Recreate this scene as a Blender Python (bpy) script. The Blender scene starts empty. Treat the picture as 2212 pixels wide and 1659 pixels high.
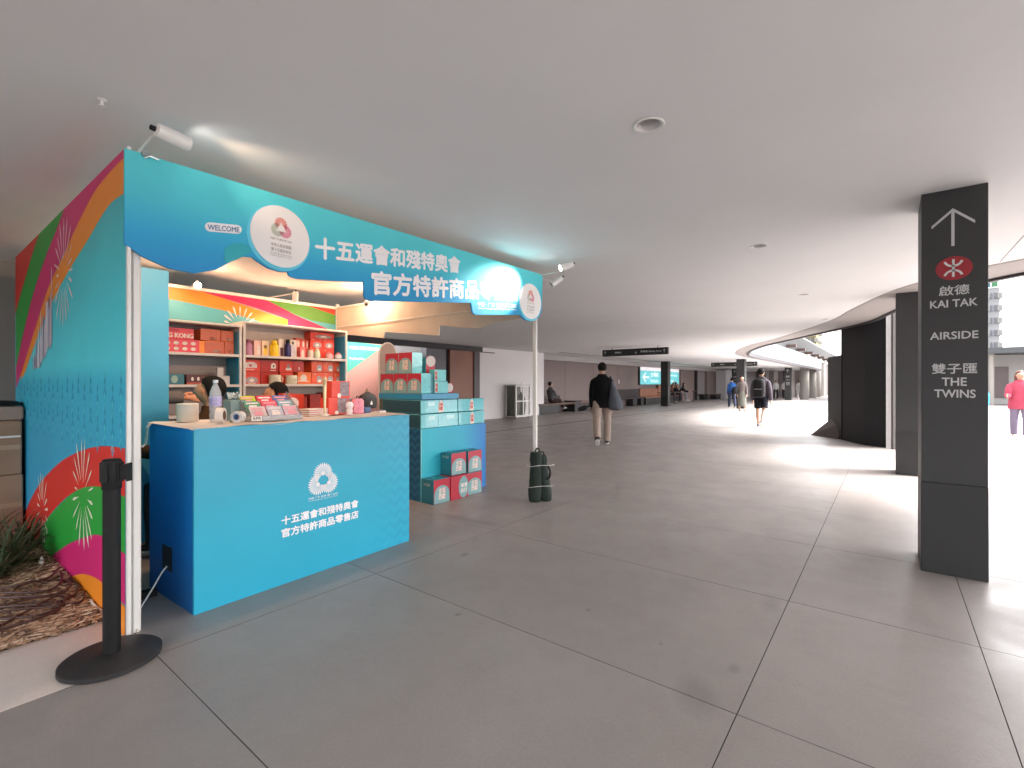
import bpy, math, random
import numpy as np
from mathutils import Vector, Matrix
from mathutils.geometry import tessellate_polygon
import bmesh
random.seed(7)
S = bpy.context.scene
COL = S.collection
R = math.radians

# ------------------------------------------------------------------ camera
# world axes: x runs along the front of the stall (and the paving), y across it; the camera stands at the origin
HEAD = 37.85
cam = bpy.data.cameras.new('camera'); cam.sensor_width = 36; cam.lens = 1045/2212*36
cam.clip_start = .05; cam.clip_end = 2000
camo = bpy.data.objects.new('camera', cam); COL.objects.link(camo)
camo.location = (0, 0, 1.29); camo.rotation_euler = (R(90), 0, R(HEAD-90)); S.camera = camo

# ------------------------------------------------------------------ world, sun, exposure
W = bpy.data.worlds.new('World'); S.world = W; W.use_nodes = True
nt = W.node_tree; nt.nodes.clear()
sky = nt.nodes.new('ShaderNodeTexSky'); sky.sky_type = 'NISHITA'; sky.sun_disc = False
sky.sun_elevation = R(52); sky.sun_rotation = R(140); sky.air_density = 1.0; sky.dust_density = 4.0; sky.ozone_density = 1.0
hs = nt.nodes.new('ShaderNodeHueSaturation'); hs.inputs['Saturation'].default_value = .10
bg = nt.nodes.new('ShaderNodeBackground'); bg.inputs['Strength'].default_value = .15
wo = nt.nodes.new('ShaderNodeOutputWorld')
wm = nt.nodes.new('ShaderNodeMix'); wm.data_type = 'RGBA'; wm.blend_type = 'MULTIPLY'; wm.inputs['Factor'].default_value = 1; wm.inputs['B'].default_value = (1, .985, .985, 1)
nt.links.new(sky.outputs[0], hs.inputs['Color']); nt.links.new(hs.outputs[0], wm.inputs['A']); nt.links.new(wm.outputs['Result'], bg.inputs['Color']); nt.links.new(bg.outputs[0], wo.inputs['Surface'])
sun = bpy.data.lights.new('sun', 'SUN'); sun.energy = 1.3; sun.angle = R(25); sun.color = (1, .975, .95)
suno = bpy.data.objects.new('sun', sun); COL.objects.link(suno)
suno.rotation_euler = (R(38), 0, R(20)); suno.location = (20, -20, 30)
S.view_settings.view_transform = 'Standard'; S.view_settings.look = 'None'
S.view_settings.exposure = 3.12; S.view_settings.gamma = 1; S.view_settings.use_curve_mapping = False
S.cycles.max_bounces = 10; S.cycles.diffuse_bounces = 7; S.cycles.glossy_bounces = 4
S.cycles.transmission_bounces = 6; S.cycles.transparent_max_bounces = 8
S.cycles.use_denoising = True; S.cycles.sample_clamp_indirect = 6
LAMP = .2

# ------------------------------------------------------------------ materials
MATS = {}
def mat(name, col, rough=.6, metal=0, var=.06, scale=6, bump=0, bscale=60, emit=0, ecol=None, alpha=None, trans=0, spec=.5, coat=0):
    if name in MATS: return MATS[name]
    m = bpy.data.materials.new(name); m.use_nodes = True; n = m.node_tree.nodes; l = m.node_tree.links
    b = n['Principled BSDF']; b.inputs['Roughness'].default_value = rough; b.inputs['Metallic'].default_value = metal
    b.inputs['Specular IOR Level'].default_value = spec
    c = (*col, 1) if len(col) == 3 else col
    b.inputs['Base Color'].default_value = c
    if var:
        tc = n.new('ShaderNodeTexCoord'); nz = n.new('ShaderNodeTexNoise'); nz.inputs['Scale'].default_value = scale; nz.inputs['Detail'].default_value = 6
        nz.inputs['Roughness'].default_value = .65
        l.new(tc.outputs['Object'], nz.inputs['Vector'])
        rp = n.new('ShaderNodeValToRGB'); rp.color_ramp.elements[0].position = .3; rp.color_ramp.elements[1].position = .7
        rp.color_ramp.elements[0].color = tuple(max(0, x*(1-var)) for x in col) + (1,)
        rp.color_ramp.elements[1].color = tuple(min(1, x*(1+var)) for x in col) + (1,)
        l.new(nz.outputs['Fac'], rp.inputs['Fac']); l.new(rp.outputs['Color'], b.inputs['Base Color'])
    if bump:
        tc = n.new('ShaderNodeTexCoord'); nz = n.new('ShaderNodeTexNoise'); nz.inputs['Scale'].default_value = bscale; nz.inputs['Detail'].default_value = 5
        l.new(tc.outputs['Object'], nz.inputs['Vector'])
        bp = n.new('ShaderNodeBump'); bp.inputs['Strength'].default_value = bump; bp.inputs['Distance'].default_value = .01
        l.new(nz.outputs['Fac'], bp.inputs['Height']); l.new(bp.outputs['Normal'], b.inputs['Normal'])
    if emit:
        b.inputs['Emission Color'].default_value = (*(ecol or col), 1); b.inputs['Emission Strength'].default_value = emit
    if trans: b.inputs['Transmission Weight'].default_value = trans
    if alpha is not None: b.inputs['Alpha'].default_value = alpha
    if coat: b.inputs['Coat Weight'].default_value = coat
    MATS[name] = m; return m

def gradmat(name, axis, stops, a, b_, rough=.5, wave=None, spec=.4):
    """printed colour that runs along a world axis between a and b_; wave adds a printed zigzag tone"""
    m = bpy.data.materials.new(name); m.use_nodes = True; n = m.node_tree.nodes; l = m.node_tree.links
    b = n['Principled BSDF']; b.inputs['Roughness'].default_value = rough; b.inputs['Specular IOR Level'].default_value = spec
    g = n.new('ShaderNodeNewGeometry'); s = n.new('ShaderNodeSeparateXYZ'); l.new(g.outputs['Position'], s.inputs[0])
    mr = n.new('ShaderNodeMapRange'); mr.inputs['From Min'].default_value = a; mr.inputs['From Max'].default_value = b_
    l.new(s.outputs['XYZ'.index(axis.upper())], mr.inputs['Value'])
    rp = n.new('ShaderNodeValToRGB'); l.new(mr.outputs[0], rp.inputs['Fac'])
    while len(rp.color_ramp.elements) < len(stops): rp.color_ramp.elements.new(.5)
    for e, (p, c) in zip(rp.color_ramp.elements, stops): e.position = p; e.color = (*c, 1)
    out = rp.outputs['Color']
    if wave:
        ax, wa, wb, colw, amt = wave     # zigzag stripes stacked in z, fading in along ax between wa and wb
        def mth(op, x, y=None):
            q = n.new('ShaderNodeMath'); q.operation = op
            for i, k in enumerate((x, y)):
                if k is None: continue
                if isinstance(k, (int, float)): q.inputs[i].default_value = k
                else: l.new(k, q.inputs[i])
            return q.outputs[0]
        U = s.outputs['XYZ'.index(ax.upper())]; Z = s.outputs[2]
        tri = mth('PINGPONG', U, .055)
        t = mth('SINE', mth('MULTIPLY', mth('ADD', Z, mth('MULTIPLY', tri, .9)), 72.))
        st = mth('GREATER_THAN', t, .1)
        w = n.new('ShaderNodeMapRange'); w.inputs['From Min'].default_value = wa; w.inputs['From Max'].default_value = wb; w.inputs['To Max'].default_value = amt
        l.new(U, w.inputs['Value'])
        mx = n.new('ShaderNodeMix'); mx.data_type = 'RGBA'
        l.new(mth('MULTIPLY', st, w.outputs[0]), mx.inputs['Factor']); l.new(out, mx.inputs['A']); mx.inputs['B'].default_value = (*colw, 1)
        out = mx.outputs['Result']
    nz = n.new('ShaderNodeTexNoise'); nz.inputs['Scale'].default_value = 3.
    l.new(g.outputs['Position'], nz.inputs['Vector'])
    hv = n.new('ShaderNodeHueSaturation'); mv = n.new('ShaderNodeMapRange'); mv.inputs['To Min'].default_value = .92; mv.inputs['To Max'].default_value = 1.08
    l.new(nz.outputs['Fac'], mv.inputs['Value']); l.new(mv.outputs[0], hv.inputs['Value']); l.new(out, hv.inputs['Color'])
    l.new(hv.outputs[0], b.inputs['Base Color'])
    return m

def srgb(h):
    h = h.lstrip('#'); v = [int(h[i:i+2], 16)/255 for i in (0, 2, 4)]
    return tuple(x/12.92 if x <= .04045 else ((x+.055)/1.055)**2.4 for x in v)

# ------------------------------------------------------------------ mesh builder
class MB:
    def __init__(s): s.v = []; s.f = []; s.m = []
    def add(s, vs, fs, m=0):
        o = len(s.v); s.v += [tuple(p) for p in vs]
        for f in fs: s.f.append(tuple(i+o for i in f)); s.m.append(m)
        return s
    def box(s, x0, x1, y0, y1, z0, z1, m=0):
        return s.add([(x, y, z) for z in (z0, z1) for y in (y0, y1) for x in (x0, x1)],
              [(0, 2, 3, 1), (4, 5, 7, 6), (0, 1, 5, 4), (2, 6, 7, 3), (0, 4, 6, 2), (1, 3, 7, 5)], m)
    def prism(s, poly, axis, a, b, m=0):
        mp = {'x': lambda p, t: (t, p[0], p[1]), 'y': lambda p, t: (p[0], t, p[1]), 'z': lambda p, t: (p[0], p[1], t)}[axis]
        n = len(poly)
        return s.add([mp(p, a) for p in poly]+[mp(p, b) for p in poly],
              [tuple(range(n)), tuple(range(2*n-1, n-1, -1))]+[(i, (i+1) % n, n+(i+1) % n, n+i) for i in range(n)], m)
    def loft(s, rings, m=0, caps=True):
        n = len(rings[0]); vs = [p for r in rings for p in r]; fs = []
        for k in range(len(rings)-1):
            for i in range(n): fs.append((k*n+i, k*n+(i+1) % n, (k+1)*n+(i+1) % n, (k+1)*n+i))
        if caps: fs += [tuple(range(n-1, -1, -1)), tuple((len(rings)-1)*n+i for i in range(n))]
        return s.add(vs, fs, m)
    def tube(s, pts, r, seg=8, m=0, closed=False):
        pts = [Vector(p) for p in pts]; rs = r if isinstance(r, (list, tuple)) else [r]*len(pts)
        rings = []; ref = None
        for i, p in enumerate(pts):
            d = (pts[min(i+1, len(pts)-1)]-pts[max(i-1, 0)]).normalized()
            if ref is None: ref = Vector((0, 0, 1)) if abs(d.z) < .9 else Vector((1, 0, 0))
            a = d.cross(ref).normalized(); b = d.cross(a).normalized(); ref = a.cross(d).normalized()*1.0 if False else -b
            rings.append([p+(a*math.cos(t)+b*math.sin(t))*rs[i] for t in [2*math.pi*k/seg for k in range(seg)]])
        return s.loft(rings, m)
    def cyl(s, c, r, z0, z1, seg=24, m=0, r2=None):
        r2 = r if r2 is None else r2
        return s.loft([[(c[0]+q*math.cos(2*math.pi*k/seg), c[1]+q*math.sin(2*math.pi*k/seg), z) for k in range(seg)] for q, z in ((r, z0), (r2, z1))], m)
    def lathe(s, c, prof, seg=24, m=0):
        return s.loft([[(c[0]+max(r, 1e-4)*math.cos(2*math.pi*k/seg), c[1]+max(r, 1e-4)*math.sin(2*math.pi*k/seg), c[2]+z) for k in range(seg)] for r, z in prof], m)
    def ball(s, c, rx, ry=None, rz=None, seg=12, rows=8, m=0):
        ry = ry or rx; rz = rz or rx
        rings = [[(c[0]+rx*math.sin(t)*math.cos(2*math.pi*k/seg), c[1]+ry*math.sin(t)*math.sin(2*math.pi*k/seg), c[2]-rz*math.cos(t)) for k in range(seg)]
                 for t in [math.pi*(.04+.92*j/rows) for j in range(rows+1)]]
        return s.loft(rings, m)
    def build(s, name, mats, parent=None, world=False, smooth=False, bevel=0, label=None, **props):
        me = bpy.data.meshes.new(name); me.from_pydata(s.v, [], s.f)
        if not isinstance(mats, (list, tuple)): mats = [mats]
        for q in mats: me.materials.append(q)
        me.polygons.foreach_set('material_index', s.m); me.update()
        b = bmesh.new(); b.from_mesh(me); bmesh.ops.recalc_face_normals(b, faces=b.faces); b.to_mesh(me); b.free()
        if smooth:
            me.polygons.foreach_set('use_smooth', [True]*len(me.polygons))
            try: me.set_sharp_from_angle(angle=R(40))
            except Exception: pass
        o = bpy.data.objects.new(name, me); COL.objects.link(o)
        if parent: o.parent = parent
        if world and parent:
            o.matrix_parent_inverse = Matrix.Translation(parent.location).inverted()
        if bevel:
            bv = o.modifiers.new('edge', 'BEVEL'); bv.width = bevel; bv.segments = 2; bv.limit_method = 'ANGLE'; bv.angle_limit = R(40)
        if label: o['label'] = label
        for k, q in props.items(): o[k] = q
        return o

def tag(o, label, cat, group=None):
    o['label'] = label; o['category'] = cat
    if group: o['group'] = group
    return o
def thing(name, label, cat, loc=(0, 0, 0), rz=0, group=None):
    o = bpy.data.objects.new(name, None); COL.objects.link(o); o.location = loc; o.rotation_euler = (0, 0, R(rz)); o.empty_display_size = .1
    return tag(o, label, cat, group)
def struct(mb, name, mats, parent=None, **k):
    o = mb.build(name, mats, parent, **k)
    if not parent: o['kind'] = 'structure'
    return o
def copy_tree(o, parent=None):
    c = o.copy(); COL.objects.link(c); c.parent = parent
    for ch in list(o.children):
        d = copy_tree(ch, c); d.matrix_parent_inverse = ch.matrix_parent_inverse.copy()
    return c
def smooth_poly(pts, n=6, closed=False):
    P = [Vector(p) for p in pts]; out = []
    N = len(P)
    for i in range(N if closed else N-1):
        p0 = P[(i-1) % N] if closed or i > 0 else P[0]; p1 = P[i]; p2 = P[(i+1) % N]
        p3 = P[(i+2) % N] if closed or i+2 < N else P[-1]
        for k in range(n):
            t = k/n
            out.append(tuple(.5*((2*p1)+(p2-p0)*t+(2*p0-5*p1+4*p2-p3)*t*t+(3*p1-p0-3*p2+p3)*t**3)))
    if not closed: out.append(tuple(P[-1]))
    return out
def circle(cx, cy, rx, ry=None, n=40, a0=0, a1=360):
    ry = rx if ry is None else ry
    full = abs(a1-a0) >= 360
    return [(cx+rx*math.cos(R(a0+(a1-a0)*k/(n if full else n-1))), cy+ry*math.sin(R(a0+(a1-a0)*k/(n if full else n-1)))) for k in range(n)]

# ------------------------------------------------------------------ lettering (Blender's own built-in font)
_tc = {}
def glyphs(txt, bold):
    k = (txt, bold)
    if k not in _tc:
        cu = bpy.data.curves.new('lettering', 'FONT'); cu.body = txt; cu.size = 1; cu.offset = bold; cu.resolution_u = 3; cu.fill_mode = 'FRONT'
        o = bpy.data.objects.new('lettering', cu); COL.objects.link(o)
        dg = bpy.context.evaluated_depsgraph_get(); dg.update()
        me = bpy.data.meshes.new_from_object(o.evaluated_get(dg))
        vs = np.array([tuple(v.co) for v in me.vertices]) if len(me.vertices) else np.zeros((0, 3))
        fs = [tuple(p.vertices) for p in me.polygons]
        bpy.data.objects.remove(o); bpy.data.curves.remove(cu); bpy.data.meshes.remove(me)
        if len(vs):
            mn = vs.min(0); mx = vs.max(0); vs = (vs-mn)/np.maximum(mx-mn, 1e-6)
        _tc[k] = (vs, fs)
    return _tc[k]
def letter(mb, txt, a0, a1, b0, b1, fn, bold=.0, shear=0, m=0):
    """txt fitted into a0..a1 by b0..b1; fn(a, b) gives the point in the place; bold strokes are thickened by layers a few hundredths of a millimetre apart"""
    vs, fs = glyphs(txt, 0)
    o = Vector(fn(a0, b0)); nrm = (Vector(fn(a0+1, b0))-o).cross(Vector(fn(a0, b0+1))-o)
    nrm = nrm.normalized() if nrm.length > 1e-9 else Vector((0, 0, 1))
    d = bold*(b1-b0)*.55
    sh_ = [(0, 0)] if not bold else [(0, 0), (d, 0), (-d, 0), (0, d), (0, -d)]
    for k, (dx, dy) in enumerate(sh_):
        mb.add([tuple(Vector(fn(a0+dx+(a1-a0)*v[0], b0+dy+(b1-b0)*v[1]+shear*(a1-a0)*v[0]))+nrm*(.00006*k)) for v in vs], fs, m)
    return mb

# ------------------------------------------------------------------ common materials
WHITE_METAL = mat('white_painted_metal', (.72, .71, .69), .35, 0, .03)
ALU = mat('aluminium_profile', (.76, .73, .69), .42, .1, 0, 20)
BLACK_PL = mat('black_plastic', (.010, .010, .011), .6, 0, .2, 8, .1, 120, spec=.25)
DARK_METAL = mat('dark_grey_cladding', (.025, .025, .026), .5, 0, .12, 1.2, .05, 200)
DARK_BASE = mat('darker_plinth_cladding', (.016, .016, .017), .5, 0, .12, 2)
WHITE_PRINT = mat('white_print', (.80, .78, .80), .5, 0, 0)
PRINT_GREY = mat('grey_print', (.55, .55, .55), .5, 0, 0)
CYAN = mat('cyan_board', srgb('#2d9dbb'), .45, 0, .05, 2)
TEAL = mat('teal_carton', srgb('#5ab4ba'), .35, 0, .08, 14)
TEAL_D = mat('deep_teal_carton', srgb('#2c7c8c'), .45, 0, .08, 14)
TEAL_GLOSS = mat('teal_shrink_wrapped_carton', srgb('#58b5bf'), .12, 0, .15, 18, .35, 22, coat=.6)
RED_PRINT = mat('crimson_print', srgb('#b0283c'), .4, 0, .08, 12)
RED_BOX = mat('red_carton', srgb('#d8402c'), .42, 0, .10, 14)
ORANGE_BOX = mat('orange_carton', srgb('#e8722c'), .42, 0, .10, 14)
PINK_BOX = mat('pink_red_carton', srgb('#d83a50'), .42, 0, .1, 14)
CREAM = mat('cream_enamel', (.72, .66, .52), .25, 0, .05, 20)
SHELF_W = mat('white_laminate', (.62, .58, .56), .4, 0, .04, 4)
GREY_BACK = mat('grey_shelf_back', (.30, .27, .27), .6, 0, .05, 3)
BLUE_PANEL = mat('light_blue_panel', srgb('#3c9cc4'), .5, 0, .05, 2)
BACK_BOARD = mat('cream_board_back', (.60, .50, .42), .6, 0, .06, 4)
GLASS = mat('clear_glass', (.9, .92, .92), .04, 0, 0, alpha=.18)
SKIN = mat('skin', (.50, .30, .21), .5, 0, .08, 20)
HAIR = mat('black_hair', (.007, .006, .006), .75, 0, .3, 60, .8, 120, spec=.2)

# ------------------------------------------------------------------ floor
STAINS = [(3.38, 3.12, .07, .52, 4, .76), (2.67, 2.53, .05, .03, 20, .6), (2.06, .62, .16, .10, 30, .80), (2.55, -.62, .07, .012, 60, .6), (2.35, .55, .05, .03, 0, .75), (2.45, 1.35, .03, .02, 0, .6), (3.2, .55, .16, .07, 10, .85), (1.95, 1.9, .03, .02, 0, .6)]
def slabmat(name, c, stains=True):
    m = bpy.data.materials.new(name); m.use_nodes = True; n = m.node_tree.nodes; l = m.node_tree.links; b = n['Principled BSDF']
    g = n.new('ShaderNodeNewGeometry'); oi = n.new('ShaderNodeObjectInfo')
    def noise(sc, det=6, ro=.6):
        q = n.new('ShaderNodeTexNoise'); q.inputs['Scale'].default_value = sc; q.inputs['Detail'].default_value = det; q.inputs['Roughness'].default_value = ro
        l.new(g.outputs['Position'], q.inputs['Vector']); return q.outputs['Fac']
    def rng(x, a, b2, lo, hi):
        q = n.new('ShaderNodeMapRange'); q.inputs['From Min'].default_value = a; q.inputs['From Max'].default_value = b2
        q.inputs['To Min'].default_value = lo; q.inputs['To Max'].default_value = hi; l.new(x, q.inputs['Value']); return q.outputs[0]
    def mul(x, y):
        q = n.new('ShaderNodeMath'); q.operation = 'MULTIPLY'; l.new(x, q.inputs[0]); l.new(y, q.inputs[1]); return q.outputs[0]
    v = mul(rng(noise(.55, 4), .3, .7, .90, 1.08), rng(noise(5.5, 8, .7), .3, .7, .95, 1.05))
    v = mul(v, rng(noise(85, 3), .3, .7, .94, 1.05))
    if stains:
        v = mul(v, rng(noise(1.9, 5, .55), .66, .76, 1, .80))      # worn smudges
        v = mul(v, rng(noise(7, 2, .4), .775, .80, 1, .72))         # small dark spots
        v = mul(v, rng(noise(1.1, 7, .75), .52, .62, 1, .93))
        for (su, sv, a_, b_, an, dk) in STAINS:                      # spills and scuffs at fixed places
            mp = n.new('ShaderNodeMapping'); mp.vector_type = 'TEXTURE'; mp.inputs['Location'].default_value = (su, sv, 0); mp.inputs['Rotation'].default_value = (0, 0, R(an)); mp.inputs['Scale'].default_value = (a_, b_, 1)
            l.new(g.outputs['Position'], mp.inputs['Vector'])
            ad = n.new('ShaderNodeVectorMath'); ad.operation = 'LENGTH'; l.new(mp.outputs[0], ad.inputs[0])
            q = n.new('ShaderNodeMath'); q.operation = 'MULTIPLY_ADD'; l.new(noise(4, 5), q.inputs[0]); q.inputs[1].default_value = 1.3; l.new(ad.outputs['Value'], q.inputs[2])
            v = mul(v, rng(q.outputs[0], .95, 1.75, dk, 1))
    v = mul(v, rng(oi.outputs['Random'], 0, 1, .955, 1.04))
    hv = n.new('ShaderNodeHueSaturation'); hv.inputs['Color'].default_value = (*c, 1); l.new(v, hv.inputs['Value'])
    l.new(hv.outputs[0], b.inputs['Base Color'])
    l.new(rng(noise(2.3, 5), .3, .7, .30, .52), b.inputs['Roughness'])
    bp = n.new('ShaderNodeBump'); bp.inputs['Strength'].default_value = .25; bp.inputs['Distance'].default_value = .003
    l.new(noise(60, 6), bp.inputs['Height']); l.new(bp.outputs[0], b.inputs['Normal'])
    return m
SLAB = slabmat('honed_grey_granite', (.292, .262, .247))
KERB = slabmat('pale_kerb_stone', (.62, .56, .52), False)
FARFLOOR = slabmat('far_paving', (.28, .255, .245), False)
JOINT = mat('joint_sand', (.085, .075, .068), .9, 0, .2, 30)
fl = struct(MB().box(-12, 70, -40, 14, -.12, -.018), 'floor', JOINT)
def slab_mesh(lx, ly, name='paving_slab'):
    g = .0018; rings = []
    for ins, z in ((g, -.03), (g, -.015), (g, 0)):
        rings.append([(ins, ins, z), (lx-ins, ins, z), (lx-ins, ly-ins, z), (ins, ly-ins, z)])
    mb = MB(); mb.loft(rings, 1, caps=False); mb.f.append((8, 9, 10, 11)); mb.m.append(0)
    return mb
vl = [-7.2, -4.92, -2.64, -.358, .466, 2.75, 5.03, 6.9, 8.4, 10.4, 12.3]
ul = [.78+1.25*k for k in range(-3, 18)]
meshes = {}
for j in range(len(vl)-1):
    w = vl[j+1]-vl[j]
    for i in range(len(ul)-1):
        if vl[j] >= 2.7 and ul[i] < .7: continue
        k = round(w, 3)
        if k not in meshes:
            o = slab_mesh(1.25, w).build('paving_slab', [SLAB, JOINT], fl); meshes[k] = o.data
        else:
            o = bpy.data.objects.new('paving_slab', meshes[k]); COL.objects.link(o); o.parent = fl
        o.location = (ul[i], vl[j], 0)
# the paving beyond the range where single slabs can be told apart
struct(MB().box(ul[-1]+.003, 70, -7.2, 14, -.03, 0).box(-12, ul[-1], -40, -7.203, -.03, 0).box(ul[-1]+.003, 70, -40, -7.203, -.03, 0), 'paving_field', FARFLOOR, fl)
struct(MB().box(-12, ul[0]-.003, -7.2, 2.747, -.03, 0), 'paving_field', SLAB, fl)
# pale kerb in front of the planting bed
kb = struct(MB(), 'kerb', KERB) if False else None
kerb = bpy.data.objects.new('kerb', None); COL.objects.link(kerb); kerb['kind'] = 'structure'
for i in range(6):
    o = slab_mesh(1.25, .63).build('kerb_stone', [KERB, JOINT], kerb); o.location = (.778-(i+1)*1.25, 2.75, 0)
# dark channel across the far paving
struct(MB().box(8.6, 48, 8.385, 8.46, -.018, .003), 'drain_channel', mat('drain_iron', (.06, .055, .05), .6), None)

# ------------------------------------------------------------------ ceiling with the curved edge of the courtyard
CEIL = mat('painted_soffit', (.70, .695, .70), .75, 0, .06, .3, .05, 3)
RIM = mat('painted_rim', (.33, .30, .29), .7, 0, .04, 1)
RIM_DARK = mat('dark_edge_trim', (.03, .026, .03), .5, 0, .1)
FASCIA = mat('grey_fascia_panel', (.13, .135, .14), .5, 0, .05, 1)
E0 = [(5.6, -6.8), (5.75, -5.0), (6.1, -3.6), (6.7, -2.0), (7.5, -.80), (8.1, -.32), (8.9, .06), (10.3, .50), (12.2, 1.05), (15.4, 2.45), (17.6, 3.63), (19.9, 4.53), (21.6, 5.02), (22.9, 5.30), (24.5, 5.46), (27, 5.52), (34, 5.52), (47.6, 5.52), (54, 5.52)]
F0 = [(6.2, -6.8), (6.35, -5.0), (6.7, -3.8), (7.3, -2.4), (8.1, -1.27), (8.9, -.70), (9.9, -.32), (11.3, .0), (12.65, .38)]
for i in range(9, len(E0)):
    a = Vector(E0[i-1]); b = Vector(E0[min(len(E0)-1, i+1)]); t = (b-a).normalized(); F0.append((E0[i][0]+t.y*.54, E0[i][1]-t.x*.54))
EC = smooth_poly(E0, 5); E2 = smooth_poly(F0, 5)
def toward(p, q, d):
    v = Vector(q)-Vector(p); v = v.normalized()*d if v.length > 0 else v
    return (p[0]+v.x, p[1]+v.y)
E2i = [toward(p, q, .09) for p, q in zip(E2, EC)]
ECo = [toward(p, q, .03) for p, q in zip(EC, E2)]
E2o = [toward(p, q, -.02) for p, q in zip(E2, EC)]
E2b = [toward(p, q, .5) for p, q in zip(E2, EC)]
DL = [(2.353, .954), (5.059, .963), (8.19, .967), (11.56, 1.0), (14.7, 1.02), (2.353, -3.2), (5.06, 5.9), (9.0, 8.0)]
outer = [(-4.5, -6.8)] + EC + [(54, 14), (10.42, 14), (10.42, 11.36), (3.9, 11.36), (3.9, 14), (-4.5, 14)]
holes = [circle(x, y, .062, n=20)[::-1] for x, y in DL]
polys = [[Vector((x, y, 0)) for x, y in outer]] + [[Vector((x, y, 0)) for x, y in h] for h in holes]
tri = tessellate_polygon(polys)
flat = [p for q in polys for p in q]
cb = MB(); cb.add([(p.x, p.y, 2.6) for p in flat], [tuple(t) for t in tri])
cb.add([(-4.5, -6.8, 2.6), (-4.5, 14, 2.6), (-4.5, 14, 3.5), (-4.5, -6.8, 3.5)], [(0, 1, 2, 3)])
top = [(-4.5, -6.8)] + E2 + [(54, 14), (10.42, 14), (10.42, 11.36), (3.9, 11.36), (3.9, 14), (-4.5, 14)]
cb.add([(x, y, 3.5) for x, y in top], [tuple(t) for t in tessellate_polygon([[Vector((x, y, 0)) for x, y in top]])])
cb.add([(3.9, 11.36, 2.6), (10.42, 11.36, 2.6), (10.42, 11.36, 3.5), (3.9, 11.36, 3.5)], [(0, 1, 2, 3)]); cb.add([(10.42, 14, 2.6), (10.42, 11.36, 2.6), (10.42, 11.36, 3.5), (10.42, 14, 3.5)], [(0, 1, 2, 3)])
ceil = struct(cb, 'ceiling', CEIL)
def strip(c1, z1, c2, z2, mb=None):
    mb = mb or MB(); n = len(c1)
    return mb.add([(x, y, z1) for x, y in c1]+[(x, y, z2) for x, y in c2], [(i, i+1, n+i+1, n+i) for i in range(n-1)])
r = strip(EC, 2.6, ECo, 2.588); strip(ECo, 2.588, E2i, 2.578, r)
r.build('soffit_rim', RIM, ceil, smooth=True)
r = strip(E2i, 2.578, E2i, 2.545); strip(E2i, 2.545, E2, 2.545, r); strip(E2, 2.545, E2, 2.68, r)
r.build('edge_trim', RIM_DARK, ceil)
r = strip(E2, 2.68, E2o, 2.69); strip(E2o, 2.69, E2o, 3.52, r); strip(E2o, 3.52, E2b, 3.52, r)
r.build('fascia', FASCIA, ceil, smooth=True)
# joint lines in the soffit
jt = mat('soffit_joint', (.10, .09, .09), .8)
MB().box(3.0, 7.3, -.951, -.945, 2.5985, 2.601).build('soffit_joint', jt, ceil)
# shadow gap and lower band along the far wall
struct(MB().box(16.9, 50, 10.62, 10.72, 2.5955, 2.602), 'shadow_gap', jt, ceil)
# downlights, recessed cups with a thin ring
dn = None
for i, (x, y) in enumerate(DL):
    lb = ['round recessed downlight nearest the camera, high above the stall side', 'small recessed downlight second along the smooth ceiling', 'recessed downlight third along the ceiling before the curved edge',
          'recessed downlight fourth along the ceiling beside the dark wall', 'farthest recessed downlight near the curved ceiling edge', 'recessed downlight in the ceiling behind the viewpoint', 'recessed downlight in the ceiling beyond the stall front', 'recessed downlight above the far side paving'][i]
    if i >= 5: lb = lb
    if dn is None:
        dn = thing('downlight', lb, 'ceiling light', (x, y, 2.6), 0, 'recessed downlights in the ceiling')
        MB().loft([circle3 for circle3 in [[(r_*math.cos(2*math.pi*k/28), r_*math.sin(2*math.pi*k/28), z) for k in range(28)] for r_, z in ((.061, .004), (.078, -.002), (.073, -.007), (.060, -.004), (.058, .02))]], 0, caps=False).build('trim_ring', WHITE_METAL, dn, smooth=True)
        MB().loft([[(r_*math.cos(2*math.pi*k/28), r_*math.sin(2*math.pi*k/28), z) for k in range(28)] for r_, z in ((.059, .0), (.052, .05), (.042, .09), (.001, .09))], 0, caps=False).build('reflector', mat('lamp_reflector', (.62, .60, .60), .4, .1), dn, smooth=True)
    else:
        c = copy_tree(dn); c.location = (x, y, 2.6); c['label'] = lb
sp = thing('sprinkler_head', 'small white sprinkler head on the ceiling left of the stall', 'sprinkler', (.60, 2.86, 2.6))
MB().lathe((0, 0, 0), [(.018, 0), (.02, -.004), (.006, -.008), (.006, -.025), (.014, -.028), (.014, -.03), (0, -.031)], 16).build('sprinkler_body', WHITE_METAL, sp, smooth=True)

# ------------------------------------------------------------------ walls on the left and at the far side
GREYWALL = mat('grey_render', (.23, .225, .22), .85, 0, .05, 1.5, .1, 40)
WHITEWALL = mat('white_wall_panel', (.74, .71, .72), .7, 0, .03, .6)
BROWNWALL = mat('brown_bronze_cladding', (.19, .145, .135), .5, 0, .10, .5)
BROWN2 = mat('red_brown_panel', (.27, .115, .075), .5, 0, .12, 1.0)
GREY2 = mat('blue_grey_panel', (.14, .14, .16), .5, 0, .06, .6)
DARKREC = mat('dark_recess', (.02, .018, .02), .7)
def wallobj(name, mb, m, label): return tag(mb.build(name, m), label, 'wall')
wallobj('wall', MB().box(-9.5, 1.05, 7.4, 7.7, 0, 2.599), GREYWALL, 'plain grey rendered wall behind the planting bed and the stall')
w = thing('wall', 'blue grey panelled wall beyond the stall with a red brown panel at its end', 'wall', (7.2, 11.55, 0))
MB().box(10.44, 11.30, 11.55, 11.8, 0, 2.46).build('panel', GREY2, w, True)
MB().box(11.30, 11.47, 11.62, 11.8, 0, 2.46).build('recess', DARKREC, w, True)
MB().box(11.47, 12.62, 11.53, 11.8, 0, 2.46).build('panel', BROWN2, w, True)
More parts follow.
